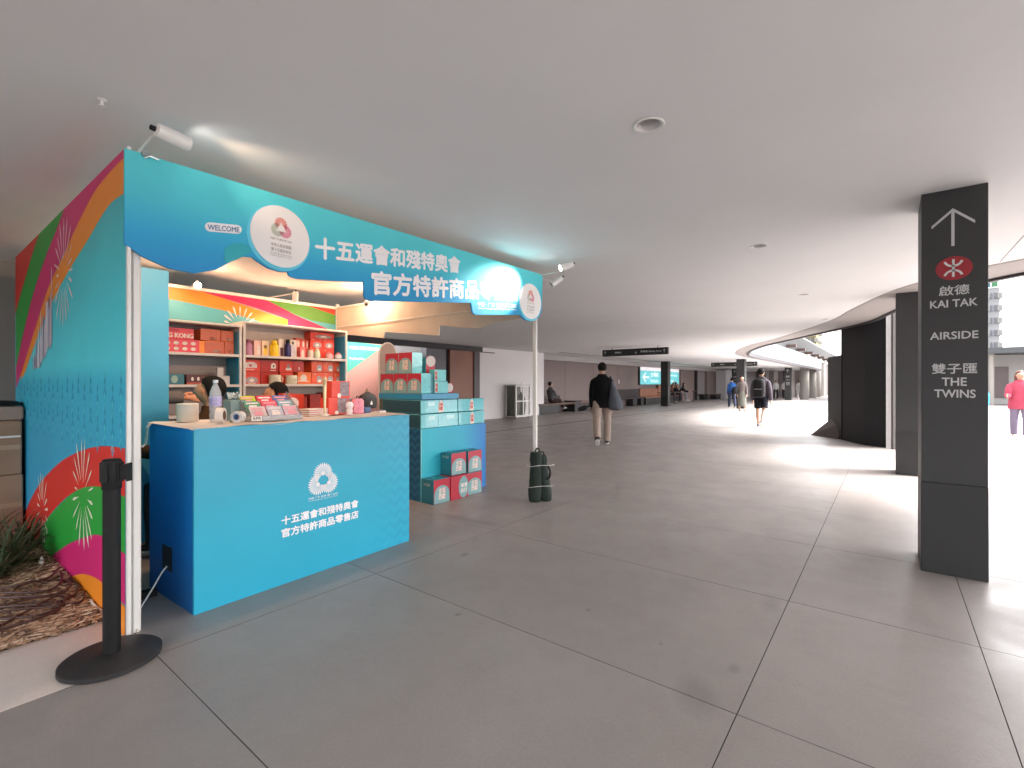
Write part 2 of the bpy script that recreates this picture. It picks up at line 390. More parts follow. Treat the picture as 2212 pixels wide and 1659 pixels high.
MB().box(12.62, 12.9, 11.48, 11.8, 0, 2.46).build('corner_post', mat('dark_corner', (.09, .07, .075), .5), w, True)
MB().box(3.9, 12.93, 11.365, 11.52, 2.43, 2.70).build('header_beam', mat('dark_header', (.035, .03, .035), .6), w, True)
w = thing('wall', 'smooth white wall with a small slot beside the glass cabinet', 'wall', (12.93, 11.5, 0))
MB().box(12.93, 17.0, 11.5, 12.6, 0, 2.598).build('panel', WHITEWALL, w, True, bevel=.01)
MB().box(12.96, 13.75, 11.49, 11.53, 2.42, 2.45).build('slot', DARKREC, w, True)
# long brown wall with alternating bays
w = thing('wall', 'long brown clad wall running behind the benches', 'wall', (17, 12.2, 0))
x = 17.0
for k in range(8):
    x2 = x+1.42; MB().box(x+.004, x2-.004, 12.2+.004*(k % 2), 12.6, 0, 2.36).build('panel', BROWNWALL, w, True); x = x2
MB().box(36.2, 39.4, 12.2, 12.6, 0, 2.36).build('panel', BROWNWALL, w, True)
MB().box(28.36, 36.2, 12.26, 12.6, 0, 2.36).build('panel', BROWNWALL, w, True)
MB().box(39.4, 39.6, 12.0, 12.6, 0, 2.36).build('corner_post', DARKREC, w, True)
MB().box(39.6, 42.5, 12.3, 12.6, 0, 2.4).build('panel', mat('grey_bay', (.26, .24, .245), .6), w, True)
MB().box(42.5, 45.2, 12.1, 12.6, 0, 2.4).build('panel', BROWNWALL, w, True)
MB().box(45.2, 48.5, 11.3, 12.6, 0, 2.5).build('panel', mat('bright_bay', (.75, .74, .76), .6), w, True)
MB().box(17.0, 48.5, 11.9, 12.6, 2.36, 2.597).build('soffit_band', mat('soffit_band_paint', (.36, .34, .34), .7), w, True)
MB().box(25.6, 25.72, 12.17, 12.2, 1.32, 1.52).build('wall_switch', WHITE_METAL, w, True)
wallobj('wall', MB().box(16.2, 17.0, 12.6, 12.9, 0, 2.59), BROWNWALL, 'short brown return behind the white wall')
# illuminated panel
sc = thing('display_screen', 'wide lit cyan display screen with a left arrow on the brown wall', 'screen', (28.5, 12.2, 1.27))
MB().box(28.5, 35.6, 12.12, 12.24, 1.25, 2.40).build('housing', mat('screen_housing', (.05, .05, .05), .4), sc, True)
MB().box(28.55, 35.55, 12.112, 12.12, 1.27, 2.14).build('screen_face', mat('screen_cyan', (.10, .42, .47), .3, 0, .25, .9, emit=.085, ecol=(.16, .62, .66)), sc, True)
MB().box(28.55, 35.55, 12.110, 12.119, 2.14, 2.38).build('screen_banner', mat('screen_white', (.6, .6, .62), .3, 0, 0, emit=.09, ecol=(.8, .72, .76)), sc, True)
fn = lambda a, b: (a, 12.107, b); STX = mat('screen_text', (.8, .85, .85), .4, 0, 0, emit=.09)
for txt, a0, a1, b0, b1 in (('←', 28.9, 29.9, 1.42, 2.02), ('主場館', 30.2, 31.5, 1.76, 2.04), ('Main Stadium', 30.2, 31.5, 1.40, 1.60), ('零售館', 32.0, 33.1, 1.78, 2.02), ('體藝館', 32.0, 33.1, 1.40, 1.62), ('Retail & dining', 33.6, 35.1, 1.80, 1.98), ('Arena', 33.6, 34.6, 1.42, 1.60)):
    letter(MB(), txt, a0, a1, b0, b1, fn, .05).build('lettering', STX, sc, True)
# bright shop front at the end of the passage
w = thing('shop_front', 'pale glazed shop front closing the far end of the passage', 'shop', (54, 8, 0))
MB().box(54, 54.3, 5.4, 14, 0, 2.597).build('panel', mat('shop_wall', (.33, .29, .29), .6), w, True)
for i, y in enumerate([5.9, 6.5, 7.15, 7.9, 8.6, 9.4, 10.2]):
    MB().box(53.84, 53.99, y, y+(.22 if i % 2 else .34), 0, 2.55).build('mullion', mat('shop_mullion', (.72, .66, .64), .5) if i % 3 else mat('shop_dark', (.05, .05, .06), .5), w, True)

# green and pink hoarding seen through the open side of the stall
h = thing('hoarding', 'pink printed hoarding with a green corner behind the stall', 'hoarding', (8.6, 13.0, 0))
MB().prism([(5.4, 0), (10.25, 0), (10.25, 2.50), (8.6, 2.78), (5.4, 2.95)], 'y', 13.0, 13.05).build('board', mat('pink_salmon_print', (.36, .155, .12), .6, 0, .05, 1.4), h, True)
MB().prism([(5.5, 2.70), (9.93, 2.55), (8.62, 1.68), (5.5, .0)], 'y', 12.992, 12.999).build('green_panel', mat('mint_print', (.04, .27, .17), .6, 0, .12, 3), h, True)
mb = MB(); fn = lambda a, b: (a, 12.988, b)
letter(mb, '十五運會 粵港澳三地聯合承辦', 8.60, 9.70, 2.36, 2.46, fn, .03); mb.build('lettering', WHITE_PRINT, h, True)
mb = MB(); letter(mb, 'Hong Kong China', 8.62, 9.15, 2.03, 2.11, fn, .02); mb.build('lettering', WHITE_PRINT, h, True)
wallobj('wall', MB().box(-4.4, 3.88, 11.3, 11.5, 0, 2.598), GREYWALL, 'grey wall closing the space behind the stall back')
wallobj('wall', MB().box(3.7, 10.4, 15.0, 15.2, 0, 5.0), WHITEWALL, 'pale wall of the open yard behind the pink hoarding')
wallobj('wall', MB().box(10.46, 10.5, 11.81, 14.0, 0, 2.59), GREYWALL, 'grey side wall of the yard beside the hoarding')
MB().box(7.1, 9.9, 10.6, 10.66, 2.26, 2.34).build('light_rail', WHITE_METAL) if False else None

# ------------------------------------------------------------------ dark walls and pillars on the right
def pillar(name, label, u, v, wy, lx, group='dark wayfinding pillars'):
    p = thing(name, label, 'pillar', (u, v, 0), 0, group)
    MB().box(0, lx, -wy/2, wy/2, .6172, 2.6).build('shaft', DARK_METAL, p, bevel=.004)
    MB().box(-.002, lx+.002, -wy/2-.002, wy/2+.002, 0, .617).build('base_cladding', DARK_BASE, p, bevel=.004)
    return p
P1 = pillar('pillar', 'large dark grey pillar with a white arrow and station name beside the paving edge', 4.377, -.349, .333, .46)
# printed directions on the pillar
def P1f(a, b): return (-.003, -a, b)
mb = MB()
def seg2(mb, p, q, w_, fn, m=0):
    d = Vector((q[0]-p[0], q[1]-p[1])).normalized(); nn = Vector((-d.y, d.x))*w_/2
    mb.add([fn(p[0]+nn.x, p[1]+nn.y), fn(q[0]+nn.x, q[1]+nn.y), fn(q[0]-nn.x, q[1]-nn.y), fn(p[0]-nn.x, p[1]-nn.y)], [(0, 1, 2, 3)], m)
PT = mat('pillar_white_print', (.50, .50, .50), .5, 0, .04, 30)
seg2(mb, (-.005, 2.215), (-.005, 2.45), .016, P1f); 
def arrowhead(mb, c, w_, h_, t, fn):
    for sx in (-1, 1):
        mb.add([fn(c[0], c[1]), fn(c[0]+sx*w_, c[1]-h_), fn(c[0]+sx*(w_+t*.25), c[1]-h_+t*.9) if False else fn(c[0]+sx*w_, c[1]-h_-t*1.25), fn(c[0], c[1]-t*1.25)], [(0, 1, 2, 3)])
arrowhead(mb, (-.005, 2.468), .108, .100, .016, P1f)
mb.build('arrow_print', PT, P1)
mb = MB(); mb.prism([(-a, b) for a, b in circle(0, 2.066, .093, .079)], 'x', -.0025, -.001); mb.build('transit_emblem', mat('emblem_red', (.30, .012, .02), .5), P1)
mb = MB()
def arcband(mb, cx, cy, r0, r1, a0, a1, fn, n=14):
    A = circle(cx, cy, r1, n=n, a0=a0, a1=a1); B = circle(cx, cy, r0, n=n, a0=a0, a1=a1)
    for i in range(n-1): mb.add([fn(*A[i]), fn(*A[i+1]), fn(*B[i+1]), fn(*B[i])], [(0, 1, 2, 3)])
P1g = lambda a, b: (-.0045, -a, b)
seg2(mb, (-.003, 2.008), (-.003, 2.126), .013, P1g)
arcband(mb, -.003, 2.125, .038, .051, 195, 345, P1g); arcband(mb, -.003, 2.007, .038, .051, 15, 165, P1g)
mb.build('transit_mark', mat('emblem_white', (.6, .58, .58), .5), P1)
for txt, a0, a1, b0, b1, bo in (('啟德', -.075, .075, 1.886, 1.951, .012), ('KAI TAK', -.12, .114, 1.807, 1.856, .018), ('AIRSIDE', -.12, .118, 1.592, 1.641, .018),
      ('雙子匯', -.112, .113, 1.360, 1.428, .01), ('THE', -.06, .062, 1.279, 1.332, .018), ('TWINS', -.098, .105, 1.199, 1.252, .018)):
    letter(MB(), txt, a0, a1, b0, b1, P1f, bo*2.6).build('lettering', PT, P1)
P2 = pillar('pillar', 'second dark grey pillar standing behind the lettered one', 8.82, -.26, .34, .46)
P3 = pillar('pillar', 'slim dark pillar in front of the lit screen', 27.6, 10.25, .42, .42)
P4 = pillar('pillar', 'blue grey pillar under the tip of the curved ceiling edge', 27.35, 6.1, .40, .42)
def waypillar(u, v, label):
    p = thing('pillar', label, 'pillar', (u, v, 0), 0, 'dark wayfinding pillars')
    MB().box(0, .46, -.22, .22, 0, 2.6).build('shaft', DARK_METAL, p)
    m2 = MB(); f2 = lambda a, b: (-.006, -a, b)
    seg2(m2, (0, 2.2), (0, 2.44), .03, f2); arrowhead(m2, (0, 2.46), .11, .1, .03, f2); m2.build('arrow_print', PT, p)
    for txt, b0, b1 in (('啟德', 1.88, 1.95), ('KAI TAK', 1.80, 1.86), ('AIRSIDE', 1.59, 1.64), ('雙子匯', 1.36, 1.43), ('THE', 1.28, 1.33), ('TWINS', 1.2, 1.25)):
        letter(MB(), txt, -.12, .12, b0, b1, f2, .06).build('lettering', PT, p)
waypillar(43.9, 6.3, 'far pale grey pillar with white direction lettering near the group of people')
waypillar(43.9, 10.25, 'far pillar with white direction lettering beside the bright wall bay')
# hanging direction signs
def hang_sign(u, v0, v1, label):
    s_ = thing('hanging_sign', label, 'sign', (u, (v0+v1)/2, 2.3), 0, 'hanging direction signs'); w_ = (v1-v0)/2
    MB().box(0, .12, -w_, w_, 0, .24).build('sign_board', mat('sign_black', (.016, .016, .018), .4), s_, bevel=.006)
    for y in (-w_*.7, w_*.7): MB().cyl((.06, y), .012, .24, .30, 8).build('hanger', BLACK_PL, s_)
    f2 = lambda a, b: (-.004, -a, b); sw = mat('sign_white', (.55, .55, .55), .5)
    for a in (-w_+.12, w_-.12):
        m2 = MB(); seg2(m2, (a, .06), (a, .17), .018, f2); arrowhead(m2, (a, .185), .045, .045, .016, f2); m2.build('arrow_print', sw, s_)
    letter(MB(), '體藝館', -w_+.5, -w_+.75, .09, .15, f2, .04).build('lettering', sw, s_)
    MB().prism([(-.05, .07), (-.12, .07), (-.085, .14)], 'x', -.005, -.003).build('symbol_print', sw, s_)
    letter(MB(), '零售館 Dining Cove', .25, 1.0, .08, .16, f2, .04).build('lettering', sw, s_)
hang_sign(16.1, 5.86, 8.3, 'nearer black hanging sign with white arrows above the passage')
hang_sign(29.6, 5.75, 8.2, 'farther dark hanging sign behind the blue grey pillar')

# dark wall block beside the courtyard, with its notch, white edge strip and ramped plinth
DW = mat('near_black_wall', (.006, .006, .007), .8, 0, .2, 2)
w = thing('wall', 'tall near black wall block at the courtyard edge with a white strip', 'wall', (12.4, 0, 0))
def wallseg(mb, p, q, th, z0, z1):
    d = (Vector(q)-Vector(p)).normalized(); nn = Vector((d.y, -d.x))*th
    return mb.prism([p, q, (q[0]+nn.x, q[1]+nn.y), (p[0]+nn.x, p[1]+nn.y)], 'z', z0, z1)
wallseg(MB(), (12.9, .60), (12.35, .02), -.3, 0, 2.6).build('panel', DW, w, True) if False else None
MB().prism([(13.55, .86), (12.6, .38), (12.36, .0), (13.6, .2), (14.2, .8)], 'z', 0, 3.3).build('panel', DW, w, True)
MB().prism([(14.55, 1.20), (13.5, .85), (13.9, .3), (14.9, .9)], 'z', 0, 1.96).build('low_block', DW, w, True)
MB().prism([(12.30, .03), (12.36, -.01), (12.44, -.12), (12.36, -.10)], 'z', 0, 3.3).build('edge_strip', mat('white_edge', (.62, .60, .60), .5), w, True)
MB().prism([(12.15, -.08), (12.25, -.05), (12.4, -.42), (12.3, -.5)], 'z', 0, 3.3).build('side_cladding', mat('grey_brown_side', (.11, .10, .10), .6), w, True)
t = thing('wedge_block', 'dark sloping stone block leaning at the foot of the black wall', 'stone block', (14.0, 1.2, 0))
MB().add([(14.3, 1.55, 0), (13.6, .93, 0), (14.1, .55, 0), (14.9, 1.1, 0), (14.25, 1.12, .42), (13.75, .78, .42), (14.0, .6, .42), (14.5, .9, .42)],
         [(0, 1, 2, 3), (4, 5, 6, 7), (0, 1, 5, 4), (1, 2, 6, 5), (2, 3, 7, 6), (3, 0, 4, 7)]).build('block', mat('dark_brown_stone', (.055, .042, .040), .6, 0, .15, 4), t, True)

# ------------------------------------------------------------------ beyond the courtyard
COLM = mat('pale_column_cladding', (.26, .24, .22), .45, 0, .06, 1)
cpos = [(46.9, 5.5), (51.9, 5.5), (55.9, 5.5), (60.6, 5.5), (65.5, 5.5)]
for i, (u, v) in enumerate(cpos):
    o = MB().cyl((0, 0), .34, 0, 3.55, 24).cyl((0, 0), .40, 3.55, 3.75, 24).build('round_column', COLM, None, smooth=True); o.location = (u, v, 0)
    tag(o, ['nearest pale round column under the glass canopy', 'second pale round column under the canopy', 'third pale round column under the canopy', 'fourth pale round column under the canopy', 'last pale round column by the dark wall'][i], 'column', 'round columns along the courtyard')
cp = thing('canopy', 'sloping white canopy with brackets over the courtyard side', 'canopy', (40, 5.3, 3.7))
MB().prism([(5.75, 3.72), (4.75, 4.52), (4.75, 4.60), (5.75, 3.80)], 'x', 27.5, 75).build('canopy_roof', mat('canopy_white', (.20, .205, .21), .5, 0, .05), cp, True)
MB().prism([(5.6, 3.5), (5.6, 3.72), (5.35, 3.72), (5.35, 3.5)], 'x', 38, 75).build('edge_beam', mat('beam_white', (.25, .25, .25), .5), cp, True)
for i in range(8):
    u = 33+i*4.6
    MB().box(u, u+.25, 4.9, 5.5, 3.78, 3.98).build('bracket', mat('bracket_brown', (.10, .06, .05), .5), cp, True)
# building on the other side of the plaza with its canopy line
b = thing('building', 'pale low building with a grey canopy line across the bright plaza', 'building', (44, -22, 0))
BW = mat('pale_render_facade', (.36, .35, .34), .7, 0, .04)
MB().box(44, 60, -60, 3.5, 0, 3.2).build('wall', BW, b, True)
MB().box(41.0, 43.99, -60, 1.0, 3.15, 3.50).build('canopy', mat('canopy_grey', (.05, .055, .06), .5), b, True)
for i in range(11):
    y = .5-i*5.5
    MB().cyl((41.6, y), .16, 0, 3.15, 12).build('column', COLM, b, True, smooth=True)
for i in range(10):
    y = -1.5-i*4.6
    MB().box(43.93, 43.995, y, y+2.6, .4, 2.4).build('window', mat('pink_grey_glass', (.10, .07, .07), .3, 0, .3, .8), b, True)
def tower(u, v, wx, wy, h, col, label, fl_h=3.1, nb=10):
    t = thing('tower_block', label, 'building', (u, v, 0), 0, 'residential towers beyond the plaza')
    MB().box(0, wx, 0, wy, 0, h).build('wall', mat('tower_'+label[:9].replace(' ', '_'), col, .7, 0, .04), t)
    for name, k in (('window', 0), ('bay_window', 1)):
        mb = MB()
        for f in range(int(h/fl_h)):
            for j in range(nb):
                z = f*fl_h+1.0; y = wy*(j+.25)/nb; x = wx*(j+.25)/nb
                if (j % 3 == 0) != bool(k): continue
                mb.box(-.12-.5*k, -.02, y, y+wy/nb*.5, z, z+1.5); mb.box(x, x+wx/nb*.5, -.12-.5*k, -.02, z, z+1.5)
        mb.build(name+'_grid', mat('tower_glass', (.16, .17, .20), .2, 0, .2) if not k else mat('tower_bay', (.30, .29, .28), .4), t, kind='stuff')
    MB().box(wx*.3, wx*.7, wy*.3, wy*.7, h, h+5).build('roof_block', BW, t) if h > 30 else None
    return t
tower(205, 20.5, 16, 5.0, 92, (.16, .125, .035), 'yellow tinted residential tower beside the black wall')
tower(225, 26.2, 16, 6.5, 100, (.13, .13, .14), 'white residential tower left of the yellow one')
tower(235, 34.5, 16, 8, 80, (.14, .14, .15), 'pale residential tower behind the white canopy')
tw = tower(170, -22.0, 14, 8, 25.5, (.30, .30, .31), 'pale grey residential tower right of the lettered pillar', nb=14)
for i, c in enumerate(('#3f7a54', '#35708a', '#8a4646')): MB().box(-.3, .1, .3+i*1.3, 1.5+i*1.3, 25.6, 28.2).build('roof_panel', mat('roof_panel_%d' % i, srgb(c), .5), tw)

# ------------------------------------------------------------------ the stall
U0, V0 = .74, 3.05
st = thing('market_stall', 'bright turquoise market stall of printed panels with grooved aluminium posts', 'stall', (U0, V0, 0))
def plate(poly, axis, a, b, name, m, parent=st, bevel=0, **k):
    return MB().prism(poly, axis, a, b).build(name, m, parent, True, bevel=bevel, **k)
# grooved posts
def post(u, v, z1, r=.026, z0=0):
    n = 64; pr = []
    for k in range(n):
        t = 2*math.pi*k/n; q = r*(1 - (.30 if (k % 8) in (0, 1) else 0))
        pr.append((u+q*math.cos(t), v+q*math.sin(t)))
    return MB().prism(pr, 'z', z0, z1).build('post', ALU, st, True)
post(.786, 3.105, 2.46); post(4.415, 3.105, 2.47); post(.783, 6.4, 2.46); post(4.05, 6.4, 2.46)
MB().box(.742, .757, 3.052, 3.078, 0, 2.50).build('corner_strip', WHITE_METAL, st, True)
MB().box(.775, .795, 3.078, 3.086, .02, 2.40).build('post_insert', WHITE_METAL, st, True)
# left side wall and its print
SW = gradmat('side_print', 'z', [(0, srgb('#2394c4')), (.36, srgb('#28a2c8')), (.52, srgb('#33b2d0')), (.57, srgb('#4cd0e0')), (.8, srgb('#46c4ce')), (1, srgb('#45acb6'))], 0, 2.5, .5)
MB().box(.741, .757, 3.08, 6.6, .0, 2.50).build('side_panel', SW, st, True)
def band(pts_hi, pts_lo, name, m, off):
    a = smooth_poly(pts_hi, 5); b_ = smooth_poly(pts_lo, 5)[::-1]
    return MB().prism([(v, min(max(z, .001), 2.499)) for v, z in a+b_], 'x', .741-off, .7408).build(name, m, st, True)
PR, PG, PM, PO = (mat('print_red', srgb('#d3251e'), .45, 0, .05, 2), mat('print_green', srgb('#22a03a'), .45, 0, .05, 2),
                  mat('print_magenta', srgb('#cf2170'), .45, 0, .05, 2), mat('print_orange', srgb('#ee8d22'), .45, 0, .05, 2))
band([(3.082, .96), (3.35, .95), (3.64, .925), (4.11, .851), (4.69, .718), (5.42, .472), (6.0, .18), (6.2, .002)], [(3.082, .70), (3.557, .70), (4.01, .63), (4.5, .49), (5.1, .25), (5.4, .07), (5.6, .001), (6.2, .001)], 'printed_band', PR, .0012)
band([(3.082, .712), (3.557, .702), (4.01, .632), (4.5, .485), (5.1, .246), (5.4, .07), (5.5, .002)], [(3.082, .42), (3.557, .42), (3.96, .33), (4.39, .20), (4.93, .003), (5.2, .001), (5.5, .001)], 'printed_band', PG, .0018)
band([(3.082, .42), (3.557, .425), (3.96, .33), (4.39, .20), (4.93, .003)], [(3.082, .16), (3.557, .165), (3.96, .107), (4.3, .003), (4.93, .001)], 'printed_band', PM, .0024)
band([(3.082, .15), (3.557, .165), (3.96, .107), (4.3, .003)], [(3.082, .001), (3.557, .001), (3.96, .001), (4.3, .001)], 'printed_band', PO, .0030)
# upper bands run down towards the back
band([(3.082, 2.46), (3.33, 2.45), (3.69, 2.42), (4.146, 2.301), (4.533, 2.174), (5.06, 2.011), (5.652, 1.709), (6.05, 1.50), (6.3, 1.38)], [(3.082, 2.27), (3.411, 2.27), (3.859, 2.164), (4.47, 2.024), (5.178, 1.80), (5.844, 1.50), (6.05, 1.40), (6.3, 1.32)], 'printed_band', PO, .0012)
band([(3.082, 2.499), (4.0, 2.499), (4.55, 2.499), (4.75, 2.41), (5.138, 2.27), (5.652, 2.048), (6.152, 1.74), (6.55, 1.45)], [(3.082, 2.455), (3.33, 2.45), (3.69, 2.42), (4.146, 2.301), (5.06, 2.011), (5.652, 1.709), (6.05, 1.50), (6.55, 1.25)], 'printed_band', PM, .0018)
band([(4.50, 2.499), (5.0, 2.499), (5.45, 2.499), (5.75, 2.36), (6.099, 2.235), (6.55, 2.0)], [(4.50, 2.494), (4.75, 2.40), (5.138, 2.27), (5.652, 2.048), (6.152, 1.74), (6.55, 1.45)], 'printed_band', PG, .0024)
band([(5.40, 2.499), (6.0, 2.499), (6.58, 2.499)], [(5.40, 2.494), (5.75, 2.36), (6.58, 1.97)], 'printed_band', PR, .0030)
rr = random.Random(21); mb = MB()
for k in range(26):
    v = 4.88+.030*k+rr.uniform(0, .01); z1 = 2.05-.17*abs(math.sin(k*.9))-.022*k+.12*rr.random(); z0 = max(1.42, 1.62-.01*k-.05*rr.random()); mb.prism([(v, z0), (v+.024, z0), (v+.024, z1), (v+.012, z1+.05*rr.random()), (v, z1)], 'x', .7365, .7372, rr.choice((0, 0, 1, 2)))
mb.build('skyline_print', [mat('skyline_lilac', (.55, .50, .58), .5), mat('skyline_white', (.68, .70, .74), .5), mat('skyline_ink', (.10, .12, .25), .5)], st, True, kind='stuff')
# paler lattice in the print
mb = MB()
for i in range(22):
    for j in range(5):
        v = 3.12+i*.155; z = 1.37-j*.088-(.044 if i % 2 else 0)
        if v < 6.4 and z > .96+.0*i:
            mb.prism([(v, z-.05), (v+.035, z-.005), (v+.07, z-.05), (v+.055, z-.05), (v+.035, z-.022), (v+.015, z-.05)], 'x', .7396, .7404, j % 2)
            mb.prism([(v+.02, z-.06), (v+.035, z-.04), (v+.05, z-.06), (v+.035, z-.085)], 'x', .7396, .7404, (j+1) % 2)
mb.build('printed_lattice', [mat('lattice_print', srgb('#4cc0d2'), .5, 0, .05), mat('lattice_print_deep', srgb('#2293b8'), .5, 0, .05)], st, True, kind='stuff')
def burst(cx, cz, R0, R1, n, name, m, off, axis='x', wob=.35, squash=1.4, half=None, seed=3, w0=.012):
    rr = random.Random(seed); mb = MB()
    for k in range(n):
        a = 2*math.pi*(k+.3*rr.random())/n if half is None else R(half[0]+(half[1]-half[0])*k/(n-1))
        q0 = R0*(1+wob*rr.random()); q1 = R1*(.6+.4*abs(math.sin(a))+wob*.3*rr.random())
        ca, sa = math.cos(a), math.sin(a); w_ = w0*(.7+.6*rr.random())
        P = [(cx+q0*ca/squash*1.4, cz+q0*sa), (cx+(q0+.75*(q1-q0))*ca/squash*1.4-w_*sa, cz+(q0+.75*(q1-q0))*sa+w_*ca), (cx+q1*ca/squash*1.4, cz+q1*sa), (cx+(q0+.75*(q1-q0))*ca/squash*1.4+w_*sa, cz+(q0+.75*(q1-q0))*sa-w_*ca)]
        if axis == 'x': mb.prism([p for p in P], 'x', off-.001, off)
        else: mb.prism(P, 'y', off-.001, off)
    return mb.build(name, m, st, True)
BUR = mat('burst_print', (.74, .76, .60), .5); BUR2 = mat('burst_print_pink', (.78, .62, .62), .5)
burst(3.96, .60, .08, .32, 18, 'firework_print', BUR, .7378, seed=2, w0=.009, wob=.6)
burst(5.25, .30, .07, .27, 15, 'firework_print', BUR, .7378, seed=5, w0=.009, wob=.6)
burst(4.50, 2.06, .09, .36, 20, 'firework_print', BUR2, .7378, seed=8, w0=.010, wob=.6)

# header board over the front
low = [(.729, 2.001), (.808, 1.950), (.92, 1.912), (1.044, 1.907), (1.153, 1.947), (1.223, 2.002), (1.291, 2.054), (1.352, 2.062), (1.40, 2.035), (1.452, 2.012), (1.52, 2.004), (1.575, 2.012), (1.582, 1.992), (1.60, 1.982), (1.643, 1.979), (1.981, 2.018),
       (2.146, 2.042), (2.150, 1.940), (2.165, 1.918), (2.205, 1.911), (3.309, 2.043), (3.330, 1.955), (3.369, 1.939), (4.062, 2.017), (4.10, 1.994), (4.16, 1.972), (4.24, 1.968), (4.33, 1.985), (4.41, 2.03), (4.466, 2.10)]
HG = gradmat('header_print', 'z', [(0, srgb('#2f8ac4')), (.30, srgb('#359ecb')), (.6, srgb('#4cbacd')), (1, srgb('#58c8d0'))], 1.92, 2.5, .62, spec=.2)
MB().prism(low+[(4.487, 2.511), (.731, 2.484)], 'y', 3.05, 3.068).build('header_board', HG, st, True)
hf = lambda a, b: (a, 3.0485, b)
letter(MB(), '十五運會和殘特奧會', 1.765, 3.16, 2.140, 2.282, hf, .07, shear=.1085).build('lettering', WHITE_PRINT, st, True)
letter(MB(), '官方特許商品零售店', 2.217, 4.02, 1.962, 2.135, hf, .07, shear=.108).build('lettering', WHITE_PRINT, st, True)
mb = MB(); letter(mb, '中國 · 广东 香港 澳门 2025', 3.40, 4.0, 2.020, 2.065, hf, .012, shear=.10); letter(mb, 'China·Guangdong | Hong Kong | Macao', 3.40, 4.0, 1.992, 2.012, hf, .01, shear=.10)
mb.build('lettering', WHITE_PRINT, st, True)
# circular emblem fields
def trefoil(mb, cx, cz, r, fn, colours=1, petals=17):
    """three overlapping rosettes of fine rays, the emblem of the event"""
    for j, (a, b) in enumerate(((-.02, .36), (-.36, -.26), (.38, -.26))):
        ox, oz = cx+a*r, cz+b*r
        away = math.atan2(oz-cz, ox-cx)
        for k in range(petals):
            t = away+R(-128+256*k/(petals-1)); q0, q1 = .05*r, .66*r
            w_ = .050*r; ca, sa = math.cos(t), math.sin(t)
            mb.add([fn(ox+q0*ca, oz+q0*sa), fn(ox+.8*q1*ca-w_*sa, oz+.8*q1*sa+w_*ca), fn(ox+q1*ca, oz+q1*sa), fn(ox+.8*q1*ca+w_*sa, oz+.8*q1*sa-w_*ca)], [(0, 1, 2, 3)], j if colours > 1 else 0)
        if colours == 1: 
            P = circle(ox, oz, .13*r, n=14); mb.add([fn(*p) for p in P], [tuple(range(14))], 0)
EM = [mat('emblem_coral', srgb('#dd6b58'), .5), mat('emblem_sage', srgb('#a8b09a'), .5), mat('emblem_rose', srgb('#dc5f86'), .5)]
CF = mat('round_field', (.76, .73, .72), .45, 0, .02)
for cx, cz, rx, rz in ((1.528, 2.226, .19, .193), (4.248, 2.182, .198, .19)):
    MB().prism(circle(cx-.008, cz-.012, rx+.012, rz+.012, 48), 'y', 3.0475, 3.0496).build('round_border', mat('border_blue', srgb('#55bfda'), .5), st, True)
    MB().prism(circle(cx, cz, rx, rz, 48), 'y', 3.045, 3.0476).build('round_field', CF, st, True)
    f3 = lambda a, b: (a, 3.0440, b)
    mb = MB(); trefoil(mb, cx, cz+.055, .068, f3, 3); mb.build('event_emblem', EM, st, True)
    mb = MB()
    letter(mb, '中國·广东 香港 澳门 2025', cx-.068, cx+.068, cz-.028, cz-.014, f3, .01)
    letter(mb, '中华人民共和国', cx-.064, cx+.064, cz-.070, cz-.048, f3, .01); letter(mb, '第十五届运动会', cx-.064, cx+.064, cz-.100, cz-.078, f3, .01)
    letter(mb, 'The 15th National Games of the', cx-.068, cx+.068, cz-.118, cz-.108, f3, 0); letter(mb, "People's Republic of China", cx-.068, cx+.068, cz-.132, cz-.122, f3, 0)
    mb.build('lettering', mat('grey_ink', (.25, .22, .21), .6), st, True)
# speech capsule
cap = [(a, b+.03*((a-1.10)/.19)) for a, b in circle(1.120, 2.181, .026, n=10, a0=90, a1=270)+circle(1.265, 2.181, .026, n=10, a0=-90, a1=90)]
MB().prism(cap, 'y', 3.0465, 3.0496).build('welcome_capsule', WHITE_PRINT, st, True)
mb = MB(); letter(mb, 'WELCOME', 1.107, 1.276, 2.165, 2.195, lambda a, b: (a, 3.0440, b), .04, shear=.15); mb.build('lettering', mat('ink_blue', srgb('#4a6f9a'), .5), st, True)
# printed swash under the capsule, part of the board's artwork
mb = MB(); mb.prism(smooth_poly([(1.20, 2.00), (1.20, 2.08), (1.25, 2.12), (1.32, 2.13), (1.345, 2.09), (1.30, 2.055), (1.25, 2.02)], 5, True), 'y', 3.0478, 3.0496); mb.build('printed_swash', mat('swash_green', srgb('#1f9fae'), .5), st, True)
# clip on the top edge
mb = MB(); mb.box(.80, .835, 3.035, 3.08, 2.47, 2.50); mb.tube([(.81, 3.04, 2.46), (.83, 3.03, 2.475), (.87, 3.03, 2.47)], .006, 6); mb.build('clamp', mat('clamp_metal', (.45, .5, .5), .3, .8), st, True)

